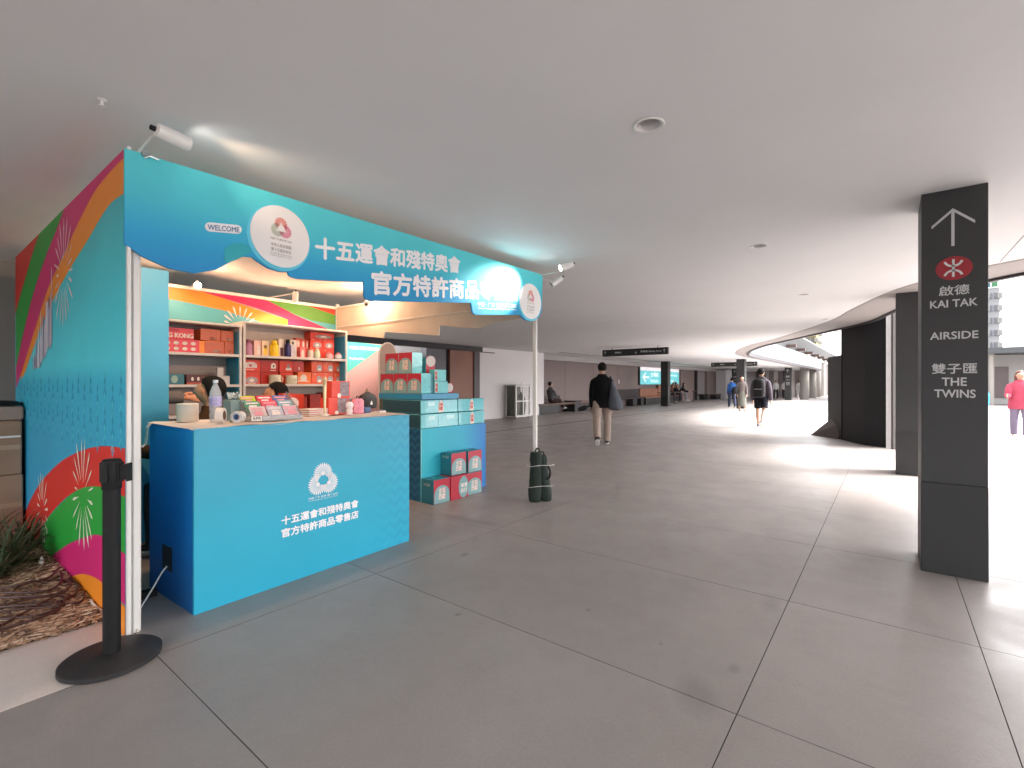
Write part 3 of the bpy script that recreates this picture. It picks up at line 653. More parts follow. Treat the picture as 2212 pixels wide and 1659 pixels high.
# back wall with its print
vb = 6.40
BWM = mat('back_print', srgb('#4f9fae'), .5, 0, .05, 2)
MB().box(.80, 4.02, vb, vb+.016, 0, 2.385).build('back_panel', BWM, st, True)
MB().box(.80, 4.04, vb-.02, vb+.02, 2.385, 2.42).build('top_rail', ALU, st, True)
def bk(poly, m, off): MB().prism(poly, 'y', vb-off, vb-.0002).build('printed_band', m, st, True)
bk([(.81, 2.384), (2.28, 2.384), (3.34, 2.15), (3.34, 2.05), (3.0, 2.08), (2.5, 2.19), (2.034, 2.243), (1.6, 2.27), (1.2, 2.30), (.81, 2.31)], mat('back_orange', srgb('#d97f1c'), .5, 0, .05), .0012)
bk([(2.25, 2.384), (3.03, 2.384), (3.40, 2.235), (4.01, 2.05), (4.01, 1.9), (3.3, 2.03), (3.30, 2.16), (2.9, 2.26)], mat('back_magenta', srgb('#bd1e58'), .5, 0, .05), .0018)
bk([(3.02, 2.384), (3.60, 2.384), (4.01, 2.315), (4.01, 2.16), (3.64, 2.184), (3.40, 2.24)], mat('back_green', srgb('#4f8c2c'), .5, 0, .05), .0024)
bk([(3.58, 2.384), (4.01, 2.384), (4.01, 2.30)], mat('back_red', srgb('#c8301f'), .5, 0, .05), .0030)
burst(2.69, 2.00, .10, .27, 9, 'firework_print', BUR2, vb-.003, 'y', wob=.1, squash=1.4, half=(18, 162), seed=4, w0=.010)
# right side fascia, cut in steps, seen from its unprinted back
import itertools
fb = [(6.38, 2.40), (6.38, 2.02), (5.98, 1.985), (5.45, 1.918), (5.42, 2.001), (4.49, 1.905), (4.48, 2.029), (3.92, 1.958), (3.84, 1.962), (3.76, 2.0), (3.10, 2.06), (3.10, 2.50)]
ang = lambda v: 4.44-(v-3.08)*.1257
mb = MB(); n = len(fb)
mb.add([(ang(v), v, z) for v, z in fb]+[(ang(v)+.018, v, z) for v, z in fb], [tuple(range(n)), tuple(range(2*n-1, n-1, -1))]+[(i, (i+1) % n, n+(i+1) % n, n+i) for i in range(n)])
mb.build('side_fascia', BACK_BOARD, st, True)
mb = MB(); mb.tube([(ang(6.36)-.015, 6.36, 2.12), (ang(3.97)-.015, 3.97, 2.175), (ang(3.1)-.015, 3.1, 2.19)], .006, 6); mb.build('fascia_rail', ALU, st, True)
mb = MB(); mb.tube([(ang(6.36)-.02, 6.36, 2.40), (ang(3.1)-.02, 3.1, 2.49)], .014, 8); mb.build('top_rail', ALU, st, True)
# blue partition inside at the left
MB().box(.80, 1.316, 4.36, 4.38, .10, 2.156).build('partition', BLUE_PANEL, st, True)
MB().box(.80, 1.30, 4.395, 4.41, 0, .6).build('partition_foot', SHELF_W, st, True)

# ------------------------------------------------------------------ shelving at the back of the stall
def shelving(name, label, u0, u1, zt, z_list, blue_right):
    s_ = thing(name, label, 'shelving', (u0, 6.0, 0), 0, 'white shelf units at the back of the stall')
    for u in (u0, u1-.028): MB().box(u, u+.028, 6.0, 6.37, 0, zt).build('side_frame', SHELF_W, s_, True, bevel=.003)
    MB().box(u0+.03, u1-.03, 6.355, 6.37, 0, zt).build('back_panel', GREY_BACK if not blue_right else mat('cream_back', (.58, .50, .44), .6), s_, True)
    for z in z_list: MB().box(u0+.028, u1-.028, 6.002, 6.352, z-.03, z).build('shelf', SHELF_W, s_, True, bevel=.003)
    MB().box(u0, u1, 5.998, 6.365, zt, zt+.025).build('top_board', SHELF_W, s_, True, bevel=.003)
    MB().box(u1-.034, u1-.029, 6.01, 6.352, .1, zt-.05).build('side_lining', BLUE_PANEL, s_, True)
    return s_
shelving('shelf_unit', 'left white shelf unit with grey back behind the counter', 1.25, 2.545, 1.955, [.95, 1.285, 1.635], False)
shelving('shelf_unit', 'right white shelf unit filled with red boxes', 2.56, 3.95, 2.01, [.95, 1.29, 1.637], True)

def carton(label, u0, u1, v0, v1, z0, z1, m, name='gift_box', cat='box', group=None, deco=None, top=None, rz=0, bevel=.002):
    """a cardboard carton with its printed face; deco is a list of (face, kind, material, args)"""
    cx, cy = (u0+u1)/2, (v0+v1)/2; hx, hy, h = (u1-u0)/2, (v1-v0)/2, z1-z0
    c = thing(name, label, cat, (cx, cy, z0), rz, group)
    MB().box(-hx, hx, -hy, hy, 0, h).build('carton', m, c, bevel=bevel)
    for d in deco or []:
        face, kind, dm = d[:3]; a = d[3:]
        if face == 'f': fn = lambda p, q, e=.0012: (p*hx, -hy-e, q*h)
        elif face == 'l': fn = lambda p, q, e=.0012: (-hx-e, -p*hy, q*h)
        elif face == 'r': fn = lambda p, q, e=.0012: (hx+e, p*hy, q*h)
        else: fn = lambda p, q, e=.0012: (p*hx, (q*2-1)*hy, h+e)
        mb = MB(); nm = 'printed_panel'; e = .0012
        if kind == 'rect': p0, p1, q0, q1 = a[:4]; mb.add([fn(p0, q0), fn(p1, q0), fn(p1, q1), fn(p0, q1)], [(0, 1, 2, 3)])
        elif kind == 'arch':
            p0, p1, q0, q1 = a[:4]; P = [(p0, q0)]+[((p0+p1)/2+(p1-p0)/2*math.cos(R(180-k*15)), q0+(q1-q0)*(.45+.55*math.sin(R(k*15)))) for k in range(13)]+[(p1, q0)]
            mb.add([fn(*p, .0014) for p in P], [tuple(range(len(P)))])
        elif kind == 'disc': p, q, rp, rq = a[:4]; P = circle(p, q, rp, rq, n=18); mb.add([fn(*x, .0018) for x in P], [tuple(range(18))])
        elif kind == 'text': txt, p0, p1, q0, q1 = a[:5]; letter(mb, txt, p0, p1, q0, q1, lambda x, y: fn(x, y, .0030), .06); nm = 'lettering'
        mb.build(nm, dm, c)
    return c
W3 = mat('ink_white', (.75, .68, .62), .5); RINK = mat('ink_red', srgb('#c03030'), .5); DK = mat('ink_dark', (.05, .04, .045), .5)
PALE = mat('printed_pale', (.70, .62, .58), .5, 0, .25, 60); WIN = mat('carton_window', (.33, .27, .27), .15, 0, .3, 50)
G1 = 'red gift boxes on the shelves'
rzz = random.Random(77)
sh = lambda *a, **k: carton(*a, **dict(k, rz=rzz.uniform(-2.2, 2.2)))
vf = 6.10
# left unit, upper shelf
sh('long crimson souvenir box with white lettering, upper one on the left shelf', 1.60, 2.08, vf, vf+.14, 1.783, 1.90, PINK_BOX, deco=[('f', 'text', W3, 'HONG KONG', -.62, .96, .12, .52), ('f', 'rect', mat('deep_rose', srgb('#b02040'), .5), -.9, .4, .66, .9)])
d = []
for i in range(7):
    for j in (.28, .70): d.append(('f', 'disc', PALE, -.82+i*.27, j, .085, .13))
sh('crimson box printed with two rows of pale discs, under the lettered box', 1.53, 2.134, vf, vf+.18, 1.637, 1.780, PINK_BOX, deco=d)
for lb, a, b_, z0, z1, dep in (('orange gift box upper left in the orange stack', 2.155, 2.360, 1.787, 1.915, .2), ('orange gift box upper right in the orange stack', 2.364, 2.500, 1.787, 1.91, .17),
      ('orange gift box with bright side at the bottom of the orange stack', 2.195, 2.398, 1.637, 1.783, .2), ('orange gift box at the bottom next to the shelf frame', 2.403, 2.505, 1.637, 1.783, .18)):
    sh(lb, a, b_, vf+.02, vf+.02+dep, z0, z1, ORANGE_BOX, deco=[('f', 'rect', mat('salmon_face', srgb('#c8664c'), .45), -.97, .97, .05, .95), ('f', 'rect', PALE, -.1, .6, .08, .3)], group='orange gift boxes')
sh('narrow bright orange box left of the orange stack', 2.115, 2.185, vf, vf+.16, 1.637, 1.775, mat('vivid_orange', srgb('#f28a1e'), .4))
# left unit, lower shelf
sh('low teal souvenir box with two discs on the lower left shelf', 1.62, 1.985, vf, vf+.16, 1.285, 1.40, mat('muted_teal', srgb('#2d6f80'), .5), deco=[('f', 'disc', mat('pale_teal', srgb('#8fb0a8'), .5), -.05, .5, .17, .36), ('f', 'disc', mat('pale_teal', srgb('#8fb0a8'), .5), .5, .5, .17, .36)])
sh('dark maroon box with three white drops on the lower left shelf', 2.01, 2.24, vf, vf+.16, 1.285, 1.395, mat('maroon_box', srgb('#53232a'), .5), deco=[('f', 'rect', mat('brick_edge', srgb('#b04838'), .5), -.98, .98, .03, .20)]+[('f', 'disc', W3, x, .56, .11, .2) for x in (-.5, 0, .5)])
sh('low white tray box at the right of the lower left shelf', 2.265, 2.45, vf, vf+.14, 1.285, 1.385, SHELF_W)
sh('small white card stand on top of the white tray box', 2.33, 2.395, vf+.03, vf+.07, 1.386, 1.48, SHELF_W, 'card_stand', 'card')
# right unit, upper shelf: bottles, boxes, cups
def bottle(label, u, v, z, r, h, m, capm, name='bottle', shape='round'):
    b_ = thing(name, label, 'bottle', (u, v, z), 0)
    MB().lathe((0, 0, 0), [(r*.92, 0), (r, .008), (r, h*.60), (r*.93, h*.70), (r*.6, h*.78), (r*.55, h*.80)], 24).build('body', m, b_, smooth=True)
    MB().lathe((0, 0, 0), [(r*.62, h*.80), (r*.66, h*.82), (r*.66, h*.96), (r*.5, h), (0, h)], 20).build('cap', capm, b_, smooth=True)
    return b_
LAV = mat('lavender_plastic', srgb('#b07a98'), .3); YEL = mat('yellow_enamel', srgb('#f2c618'), .25); NAV = mat('navy_enamel', srgb('#2a2263'), .25)
bottle('lavender drinking bottle at the left end of the upper shelf', 2.685, vf+.05, 1.637, .042, .195, LAV, mat('mauve', srgb('#8a4c68'), .4))
sh('pale pink bottle carton beside the lavender bottle', 2.735, 2.815, vf+.02, vf+.1, 1.637, 1.825, mat('blush_carton', srgb('#e2b9b0'), .5), deco=[('f', 'arch', PALE, -.1, .8, .08, .75), ('f', 'rect', DK, .35, .65, .2, .62)])
sh('cream carton with a printed picture behind the yellow bottle', 2.845, 2.935, vf+.05, vf+.13, 1.637, 1.833, mat('cream_carton', srgb('#ecd2b4'), .5), deco=[('f', 'arch', YEL, -.6, .5, .08, .7), ('f', 'arch', DK, -.45, .3, .5, .72)])
bottle('bright yellow enamel bottle with cap', 2.985, vf+.03, 1.637, .053, .205, YEL, YEL)
sh('white bottle carton with maroon picture', 3.050, 3.115, vf+.04, vf+.11, 1.637, 1.868, mat('white_carton', (.7, .64, .58), .5), deco=[('f', 'rect', mat('maroon_ink', srgb('#5b2430'), .5), -.5, .8, .05, .52)])
bottle('tall navy blue bottle between white cartons', 3.158, vf+.02, 1.637, .038, .225, NAV, BLACK_PL)
sh('white bottle carton right of the navy bottle', 3.205, 3.295, vf+.05, vf+.12, 1.637, 1.868, mat('white_carton', (.7, .64, .58), .5), deco=[('f', 'rect', mat('lilac_white', (.62, .58, .66), .5), -.8, .45, .03, .72), ('f', 'rect', DK, -.5, .1, .74, .90)])
for i, (a, b_) in enumerate(((3.305, 3.375), (3.38, 3.44), (3.445, 3.485))):
    sh(['first coral tube carton at the back of the upper shelf', 'second coral tube carton with pale print', 'third narrow coral tube carton'][i], a, b_, vf+.10, vf+.18, 1.637, 1.90-.006*i, mat('coral_carton', srgb('#d9553f'), .45), deco=[('f', 'disc', PALE, 0, .72, .5, .2)], group='coral tube cartons')
sh('pink blister box in front of the coral cartons', 3.315, 3.39, vf, vf+.06, 1.637, 1.78, mat('rose_carton', srgb('#e8747a'), .4), deco=[('f', 'arch', PALE, -.6, .4, .05, .75)])
def jar(label, u, v, z, r, h, m, capm, name='cup_jar', handle=0, cat='cup'):
    b_ = thing(name, label, cat, (u, v, z))
    MB().lathe((0, 0, 0), [(r*.7, 0), (r, h*.15), (r, h*.5), (r*.85, h*.66), (r*.6, h*.68)], 20).build('body', m, b_, smooth=True)
    MB().lathe((0, 0, 0), [(r*.75, h*.68), (r*.7, h*.8), (r*.3, h*.9), (r*.14, h*.92), (r*.16, h*.98), (0, h)], 16).build('lid', capm, b_, smooth=True)
    if handle: MB().tube([(r*.9+.024*math.sin(t), 0, h*.36+.024*math.cos(t)) for t in [math.pi*k/10 for k in range(11)]], .005, 8).build('handle', m, b_, smooth=True)
jar('small white jar with red lid in front of the red boxes', 3.445, vf-.02, 1.637, .037, .155, mat('white_glaze', (.72, .66, .60), .2), mat('coral_lid', srgb('#e0604a'), .3))
jar('small white and mint jar beside the red lidded one', 3.54, vf-.02, 1.637, .038, .145, mat('mint_glaze', srgb('#cfe0c8'), .2), mat('white_glaze', (.72, .66, .60), .2))
jar('pink lidded mug on the upper right shelf', 3.715, vf-.02, 1.637, .045, .10, mat('pink_glaze', srgb('#e3b0b8'), .2), mat('rose_glaze', srgb('#d98a94'), .2), handle=1)
jar('pale blue lidded mug at the right end of the upper shelf', 3.855, vf-.02, 1.637, .045, .10, mat('ice_glaze', srgb('#c4ccd6'), .2), mat('rose_glaze', srgb('#d98a94'), .2), handle=1)
RD = lambda s=1: [('f', 'arch', WIN, -.55, .75, .10, .60), ('f', 'disc', PALE, .1, .30, .28, .14), ('f', 'disc', mat('coral_dot', srgb('#ee9478'), .5), -.55, .84, .09, .07), ('f', 'rect', W3, -.3, .5, .04, .09)]
for lb, a, b_, z0, z1 in (('large red gift box topmost in the upper right stack', 3.492, 3.842, 1.917, 2.0), ('red gift box left in the second layer of the right stack', 3.495, 3.668, 1.785, 1.914), ('red gift box right in the second layer of the right stack', 3.672, 3.842, 1.785, 1.914),
      ('red gift box bottom left of the upper right stack', 3.495, 3.668, 1.637, 1.782), ('red gift box bottom right of the upper right stack', 3.672, 3.842, 1.637, 1.782)):
    sh(lb, a, b_, vf+.06, vf+.22, z0, z1, RED_BOX, group=G1, deco=RD())
# right unit, middle shelf
GH = mat('gloss_red', srgb('#b82c20'), .35)
def arrow_item(lb, a, b_, z0, z1, m, deco, v=vf+.04): return sh(lb, a, b_, v, v+.2, z0, z1, m, group=G1, deco=deco)
CR = [('f', 'arch', mat('pale_lilac_print', (.62, .56, .56), .5, 0, .3, 50), -.75, .65, .32, .82), ('f', 'disc', RINK, -.05, .52, .16, .10), ('f', 'rect', W3, -.5, .4, .16, .22)]
arrow_item('red box with a pale arched print at the top left of the middle shelf', 2.60, 2.82, 1.440, 1.587, RED_BOX, CR)
arrow_item('red box with small print below the arched one', 2.60, 2.82, 1.291, 1.437, RED_BOX, RD())
arrow_item('red box with a white peaked print second from the left', 2.825, 3.045, 1.440, 1.590, GH, [('f', 'arch', W3, .15, .72, .30, .78), ('f', 'disc', DK, .45, .5, .1, .1), ('f', 'rect', W3, .1, .7, .12, .18)])
arrow_item('plain red box behind the first mug', 2.825, 3.045, 1.291, 1.437, GH, [])
arrow_item('red box with a low white print third from the left', 3.060, 3.235, 1.440, 1.592, RED_BOX, [('f', 'arch', W3, -.1, .8, .18, .42), ('f', 'disc', WIN, .3, .55, .2, .2)])
arrow_item('red box behind the second mug', 3.060, 3.235, 1.291, 1.437, RED_BOX, [])
arrow_item('red box in the dark middle of the shelf', 3.243, 3.385, 1.449, 1.590, GH, [('f', 'rect', W3, .0, .25, .2, .45)])
arrow_item('orange red box with a pale dish print at the bottom centre', 3.30, 3.485, 1.291, 1.447, ORANGE_BOX, [('f', 'disc', PALE, -.15, .5, .5, .3), ('f', 'rect', W3, -.8, .6, .2, .28)])
k = 0
names = ['upper left', 'upper centre', 'upper right', 'lower left', 'lower centre', 'lower right']
for z0, z1 in ((1.450, 1.598), (1.291, 1.447)):
    for a, b_ in ((3.49, 3.655), (3.66, 3.825), (3.83, 3.915)):
        arrow_item('vivid orange red box, %s of the six at the shelf end' % names[k], a, b_, z0, z1, mat('vivid_red_orange', srgb('#ea5a2c'), .42, 0, .08, 14), [('f', 'arch', WIN, -.1, .85, .12, .70), ('f', 'disc', W3, .4, .26, .34, .12), ('f', 'disc', mat('coral_dot', srgb('#ee9478'), .5), -.4, .84, .14, .09), ('f', 'rect', mat('brick_line', srgb('#b83c1c'), .5), -.95, -.2, .08, .12)]); k += 1
def mug(label, u, v, z, r, h, m):
    c = thing('mug', label, 'mug', (u, v, z), 0, 'cream enamel mugs')
    MB().lathe((0, 0, 0), [(r*.95, 0), (r, .006), (r, h), (r*.94, h), (r*.9, .01), (0, .01)], 28).build('body', m, c, smooth=True)
    MB().tube([(r*.96+.032*math.sin(t), 0, h*.52+.034*math.cos(t)) for t in [math.pi*k/12 for k in range(13)]], .0055, 8).build('handle', m, c, smooth=True)
    mb = MB(); f4 = lambda a, b: ((r+.0012)*math.sin(a/r), -(r+.0012)*math.cos(a/r), b)
    for i in range(9):
        a = random.uniform(-.05, .035); b = random.uniform(.25, .8)*h; s_ = random.uniform(.004, .010)
        mb.add([f4(a, b), f4(a+s_, b), f4(a+s_, b+s_*.8), f4(a, b+s_*.8)], [(0, 1, 2, 3)])
    mb.build('printed_pattern', mat('mug_ink', srgb('#7a6468'), .5), c)
mug('cream enamel mug with faint picture, left one of two', 2.965, vf-.035, 1.291, .070, .112, CREAM)
mug('cream enamel mug with dark lettering, right one of two', 3.175, vf-.035, 1.291, .070, .110, CREAM)
# dim lower shelf behind the counter
for i, (a, b_, h_) in enumerate(((2.62, 2.80, .18), (2.83, 2.98, .14), (3.02, 3.22, .20), (3.25, 3.42, .17), (3.46, 3.62, .2), (3.66, 3.86, .22))):
    sh('dark red box number %s on the dim lowest shelf' % 'one two three four five six'.split()[i] if False else ['first dark red box on the dim lowest shelf', 'short red box on the dim lowest shelf', 'tall red box on the lowest shelf near the middle', 'red box on the lowest shelf behind the gold stick', 'red box on the lowest shelf with white print', 'last red box on the lowest shelf by the frame'][i], a, b_, vf+.02, vf+.2, .95, .95+h_, mat('deep_red', srgb('#a02818'), .5), group=G1, deco=[('f', 'disc', PALE, .1, .5, .3, .2)] if i % 2 else [])

# ------------------------------------------------------------------ counter
ct = thing('counter', 'turquoise counter with white event emblem and lettering and a dark blue end', 'counter', (1.041, 3.053, 0), 2.17)
CG = gradmat('counter_print', 'z', [(0, srgb('#24a0c0')), (.5, srgb('#2ba2bd')), (1, srgb('#3b9dbb'))], 0, 1.05, .45, wave=('X', 2.15, 2.62, srgb('#1f8cb4'), .45))
CGS = gradmat('counter_side_print', 'z', [(0, srgb('#1a5d9c')), (.5, srgb('#1473c0')), (1, srgb('#1e8ad0'))], 0, 1.05, .5)
L_, D_ = 1.587, .66
MB().box(0, L_, .0, .018, 0, 1.04).build('front_panel', CG, ct, bevel=.0015)
MB().prism([(.019, 0), (D_, 0), (D_, 1.04), (.019, 1.04)], 'x', .0, .018).build('end_panel', CGS, ct)
MB().prism([(.019, 0), (D_, 0), (D_, 1.04), (.019, 1.04)], 'x', L_-.018, L_).build('end_panel', CGS, ct)
MB().box(-.001, .0008, .33, .42, .185, .30).box(-.0012, -.0009, .30, .45, .17, .315).build('cable_opening', DARKREC, ct)
MB().box(.018, L_-.018, .02, D_, 1.0, 1.039).build('worktop', SHELF_W, ct)
# cloth over the top, slightly wavy
mb = MB(); nx, ny = 40, 14; vs = []
for j in range(ny+1):
    for i in range(nx+1):
        x = -.012+(L_+.022)*i/nx; y = -.006+(D_+.012)*j/ny
        vs.append((x, y, 1.046+.0025*math.sin(9*x+3*y)+.002*math.sin(23*x-7*y)-(.012 if j == 0 else 0)*(.6+.4*math.sin(17*x))-(.006 if i in (0, nx) else 0)))
mb.add(vs, [(j*(nx+1)+i, j*(nx+1)+i+1, (j+1)*(nx+1)+i+1, (j+1)*(nx+1)+i) for j in range(ny) for i in range(nx)])
cloth = mb.build('tablecloth', mat('off_white_cloth', (.66, .58, .54), .8, 0, .04, 6, .3, 60), ct, smooth=True)
mb = MB(); pts = [(-.012, .60, 1.044), (-.03, .60, 1.02), (-.034, .60, .96), (-.042, .595, .92), (-.06, .59, .90)]
mb.loft([[(x-.0, y-.02, z), (x, y+.02, z), (x-.003, y+.02, z), (x-.003, y-.02, z)] for x, y, z in pts]); mb.build('cloth_tail', MATS['off_white_cloth'], ct)
cf = lambda a, b: (a, -.0012, b)
mb = MB(); trefoil(mb, .800, .632, .115, cf, 1, 19); mb.build('event_emblem', WHITE_PRINT, ct)
letter(MB(), '十五運會和殘特奧會', .503, 1.087, .383, .437, cf, .07).build('lettering', WHITE_PRINT, ct); letter(MB(), '官方特許商品零售店', .503, 1.087, .302, .357, cf, .07).build('lettering', WHITE_PRINT, ct)
mb = MB(); letter(mb, '中國·广东 香港 澳门 2025', .690, .915, .508, .523, cf, .01); letter(mb, 'China·Guangdong | Hong Kong | Macao', .690, .915, .494, .503, cf, .0); mb.build('lettering', WHITE_PRINT, ct)
cw = thing('power_cable', 'thin white cable hanging from the opening in the counter end', 'cable', (1.03, 3.4, 0))
MB().tube(smooth_poly([(1.045, 3.44, .20), (1.00, 3.42, .17), (.95, 3.40, .10), (.89, 3.36, .035), (.84, 3.30, .008), (.80, 3.25, .006)], 6), .0045, 8).build('cable', WHITE_METAL, cw, True, smooth=True)
cw = thing('power_strip', 'black power plugs lying in the shade behind the post', 'plug', (.92, 3.55, 0))
MB().box(.86, 1.0, 3.5, 3.56, .004, .045).build('strip_body', BLACK_PL, cw, True, bevel=.005); MB().box(.87, .91, 3.505, 3.555, .046, .085).build('plug', BLACK_PL, cw, True, bevel=.005)
MB().tube(smooth_poly([(.86, 3.53, .02), (.81, 3.5, .008), (.84, 3.62, .008), (.98, 3.75, .008)], 5), .005, 6).build('cord', BLACK_PL, cw, True, smooth=True)

# ------------------------------------------------------------------ things on the counter
Z = 1.051
b_ = thing('paper_roll', 'white kitchen paper roll standing at the counter corner', 'paper roll', (1.165, 3.52, Z))
MB().lathe((0, 0, 0), [(.058, 0), (.060, .003), (.060, .112), (.056, .115), (.018, .115), (.018, .06)], 28).build('roll', mat('soft_paper', (.74, .66, .58), .9), b_, smooth=True)
bt = thing('water_bottle', 'clear plastic water bottle with lilac label on the counter', 'bottle', (1.262, 3.35, Z))
CLR = mat('clear_plastic', (.80, .82, .86), .08, 0, 0, alpha=.38, spec=.8)
MB().lathe((0, 0, 0), [(.026, 0), (.033, .006), (.034, .05), (.031, .065), (.034, .08), (.034, .17), (.031, .19), (.018, .225), (.0125, .235), (.0125, .255)], 24).build('body', CLR, bt, smooth=True)
MB().lathe((0, 0, 0), [(.0345, .10), (.0352, .102), (.0352, .158), (.0345, .16)], 24).build('paper_label', mat('lilac_label', (.42, .38, .62), .4, 0, .5, 60), bt, smooth=True)
MB().lathe((0, 0, 0), [(.015, .246), (.015, .264), (.0, .265)], 16).build('cap', mat('clear_white', (.75, .75, .8), .3), bt, smooth=True)
tp = thing('tape_roll', 'roll of white tape standing on its edge on the counter', 'tape roll', (1.235, 3.20, Z+.048))
R0 = [[(x, rr*math.cos(t), rr*math.sin(t)) for x, rr in ((-.02, .030), (-.02, .047), (.02, .047), (.02, .030))] for t in [2*math.pi*k/28 for k in range(29)]]
MB().loft(R0, 0, caps=False).build('tape', mat('tape_cream', (.70, .62, .56), .4), tp, smooth=True); tp.rotation_euler = (0, 0, R(-38))
R1 = [[(x, rr*math.cos(t), rr*math.sin(t)) for x, rr in ((-.019, .026), (-.019, .0295), (.019, .0295), (.019, .026))] for t in [2*math.pi*k/24 for k in range(25)]]
MB().loft(R1, 0, caps=False).build('core', mat('brown_core', (.20, .12, .08), .8), tp, smooth=True)
tp = thing('tape_roll', 'roll of clear tape with blue core beside the white tape', 'tape roll', (1.325, 3.175, Z+.036)); tp.rotation_euler = (0, 0, R(40))
MB().loft([[(x, rr*math.cos(t), rr*math.sin(t)) for x, rr in ((-.024, .020), (-.024, .036), (.024, .036), (.024, .020))] for t in [2*math.pi*k/24 for k in range(25)]], 0, caps=False).build('tape', mat('shiny_clear_tape', (.60, .58, .56), .08, 0, .3, 40, coat=.5), tp, smooth=True)
MB().loft([[(x, rr*math.cos(t), rr*math.sin(t)) for x, rr in ((-.023, .016), (-.023, .0196), (.023, .0196), (.023, .016))] for t in [2*math.pi*k/20 for k in range(21)]], 0, caps=False).build('core', mat('blue_core', srgb('#4f7fb0'), .4), tp, smooth=True)
c = carton('grey green tissue box with tissue pulled out', 1.335, 1.425, 3.31, 3.42, Z, Z+.135, mat('sage_box', srgb('#7f9691'), .5), 'tissue_box', 'tissue box', deco=[('f', 'arch', mat('dusty_red', srgb('#b4685a'), .5), -.2, .7, .05, .5)])
mb = MB(); rr = random.Random(9)
for k in range(9):
    a = rr.uniform(0, 6.3); p = [(rr.uniform(-.03, .03)+.02*math.cos(a+q), rr.uniform(-.02, .02), .136+rr.uniform(0, .055)) for q in range(4)]
    mb.add(p, [(0, 1, 2), (0, 2, 3)])
mb.build('tissue', mat('tissue_white', (.70, .74, .70), .9), c)
# tilted card rack
rk = thing('card_rack', 'clear tilted rack of souvenir card packs on the counter', 'display rack', (1.395, 3.165, Z), 2.17)
w_ = .345
mb = MB()
for x in (0, w_): mb.prism([(0, 0), (.20, 0), (.21, .185), (.20, .185), (.0, .035)], 'x', x, x+.003)
mb.prism([(0, 0), (.002, 0), (.002, .034), (0, .034)], 'x', 0, w_); mb.box(0, w_, 0, .2, 0, .003)
mb.build('rack_frame', mat('smoky_acrylic', (.30, .30, .30), .1, 0, 0, alpha=.5, spec=.8), rk)
cols = ['#b9c23a', '#cf4050', '#6a6d9c', '#5f9a7c', '#d86070', '#7fa6b4', '#c9b8b8', '#b8b4c0', '#cdb2bc']
for j in range(3):
    for i in range(3):
        x0 = .012+i*.112+.006*j; y0 = .135-j*.055; z0 = .085-j*.034
        mb = MB(); t = R(52); hh = .095
        P = lambda a, b, e=0: (x0+a, y0+b*math.cos(t)+e*math.sin(t), z0+b*math.sin(t)-e*math.cos(t))
        mb.add([P(0, 0), P(.102, 0), P(.102, hh), P(0, hh), P(0, 0, .006), P(.102, 0, .006), P(.102, hh, .006), P(0, hh, .006)], [(0, 1, 2, 3), (4, 5, 6, 7), (0, 1, 5, 4), (1, 2, 6, 5), (2, 3, 7, 6), (3, 0, 4, 7)])
        cd = mb.build('card_pack', mat('card_%d%d' % (j, i), srgb(cols[j*3+i]), .25, 0, .25, 30), rk)
        mb = MB(); mb.add([P(.02, .02, -.002), P(.082, .02, -.002), P(.075, .06, -.002), P(.027, .06, -.002)], [(0, 1, 2, 3)]); mb.add([P(.012, .07, -.002), P(.09, .07, -.002), P(.09, .082, -.002), P(.012, .082, -.002)], [(0, 1, 2, 3)])
        mb.build('card_print', PALE if (i+j) % 2 else mat('card_rose', srgb('#d8949c'), .4), cd)
mb = MB(); letter(mb, 'APR', .008, .062, .010, .030, lambda a, b: (a, -.004, b), .02); mb.box(.002, .068, -.003, -.001, .005, .034, 1); mb.build('price_card', [DK, W3], rk)
# stack of leaflets, gold stick, red packs, black bag
lf = thing('leaflet_stack', 'stack of white leaflets with red covers beside the gold stick', 'leaflets', (1.99, 3.46, Z), 6)
for i in range(7): MB().box(-.085+.004*math.sin(i*3), .085+.004*math.sin(i*5), -.06, .06, i*.0075, i*.0075+.0065).build('leaflet', W3 if i % 2 == 0 else mat('leaflet_pink', srgb('#c98a84'), .5), lf)
gs = thing('torch_model', 'slim pale gold torch model standing on a small round base', 'torch model', (2.018, 3.36, Z))
MB().lathe((0, 0, 0), [(.034, 0), (.034, .010), (.012, .016)], 24).build('base', mat('chrome_white', (.75, .72, .66), .2, .3), gs, smooth=True)
MB().lathe((0, 0, 0), [(.007, .014), (.010, .10), (.014, .22), (.017, .265), (.019, .268), (.016, .270), (.010, .292), (0, .294)], 20).build('torch_body', mat('pale_gold', (.62, .48, .28), .3, .5), gs, smooth=True)
fg = thing('paper_bag', 'red paper souvenir bag with a pale round print leaning behind the leaflets', 'bag', (1.90, 3.62, Z), 10)
MB().prism([(-.085, 0), (.085, 0), (.095, .16), (-.095, .17)], 'y', -.02, .03).build('bag_body', mat('bag_red', srgb('#c23a22'), .4, 0, .1, 12), fg)
MB().prism(circle(-.01, .09, .055, .045, 24), 'y', -.0215, -.0202).build('printed_panel', PALE, fg)
def pack(label, u0, u1, v0, v1, z0, z1, m, wm, deco=()): return carton(label, u0, u1, v0, v1, z0, z1, m, 'gift_pack', 'box', deco=[('f', 'rect', wm, -.1, .9, .08, .95)]+list(deco), group='red window packs on the counter')
WN = mat('grey_window', (.30, .24, .26), .1, 0, .35, 40, coat=.5)
pack('red window pack, lower one on the counter', 2.075, 2.245, 3.40, 3.52, Z, Z+.132, RED_BOX, WN, [('f', 'disc', W3, -.2, .12, .2, .11)])
pack('red window pack, upper one with a white quarter disc', 2.100, 2.262, 3.40, 3.51, Z+.133, Z+.262, RED_BOX, WN, [('f', 'disc', W3, -.2, .12, .2, .14)])
pack('narrow red pack behind the window packs', 2.255, 2.31, 3.47, 3.56, Z, Z+.13, RED_BOX, WN)
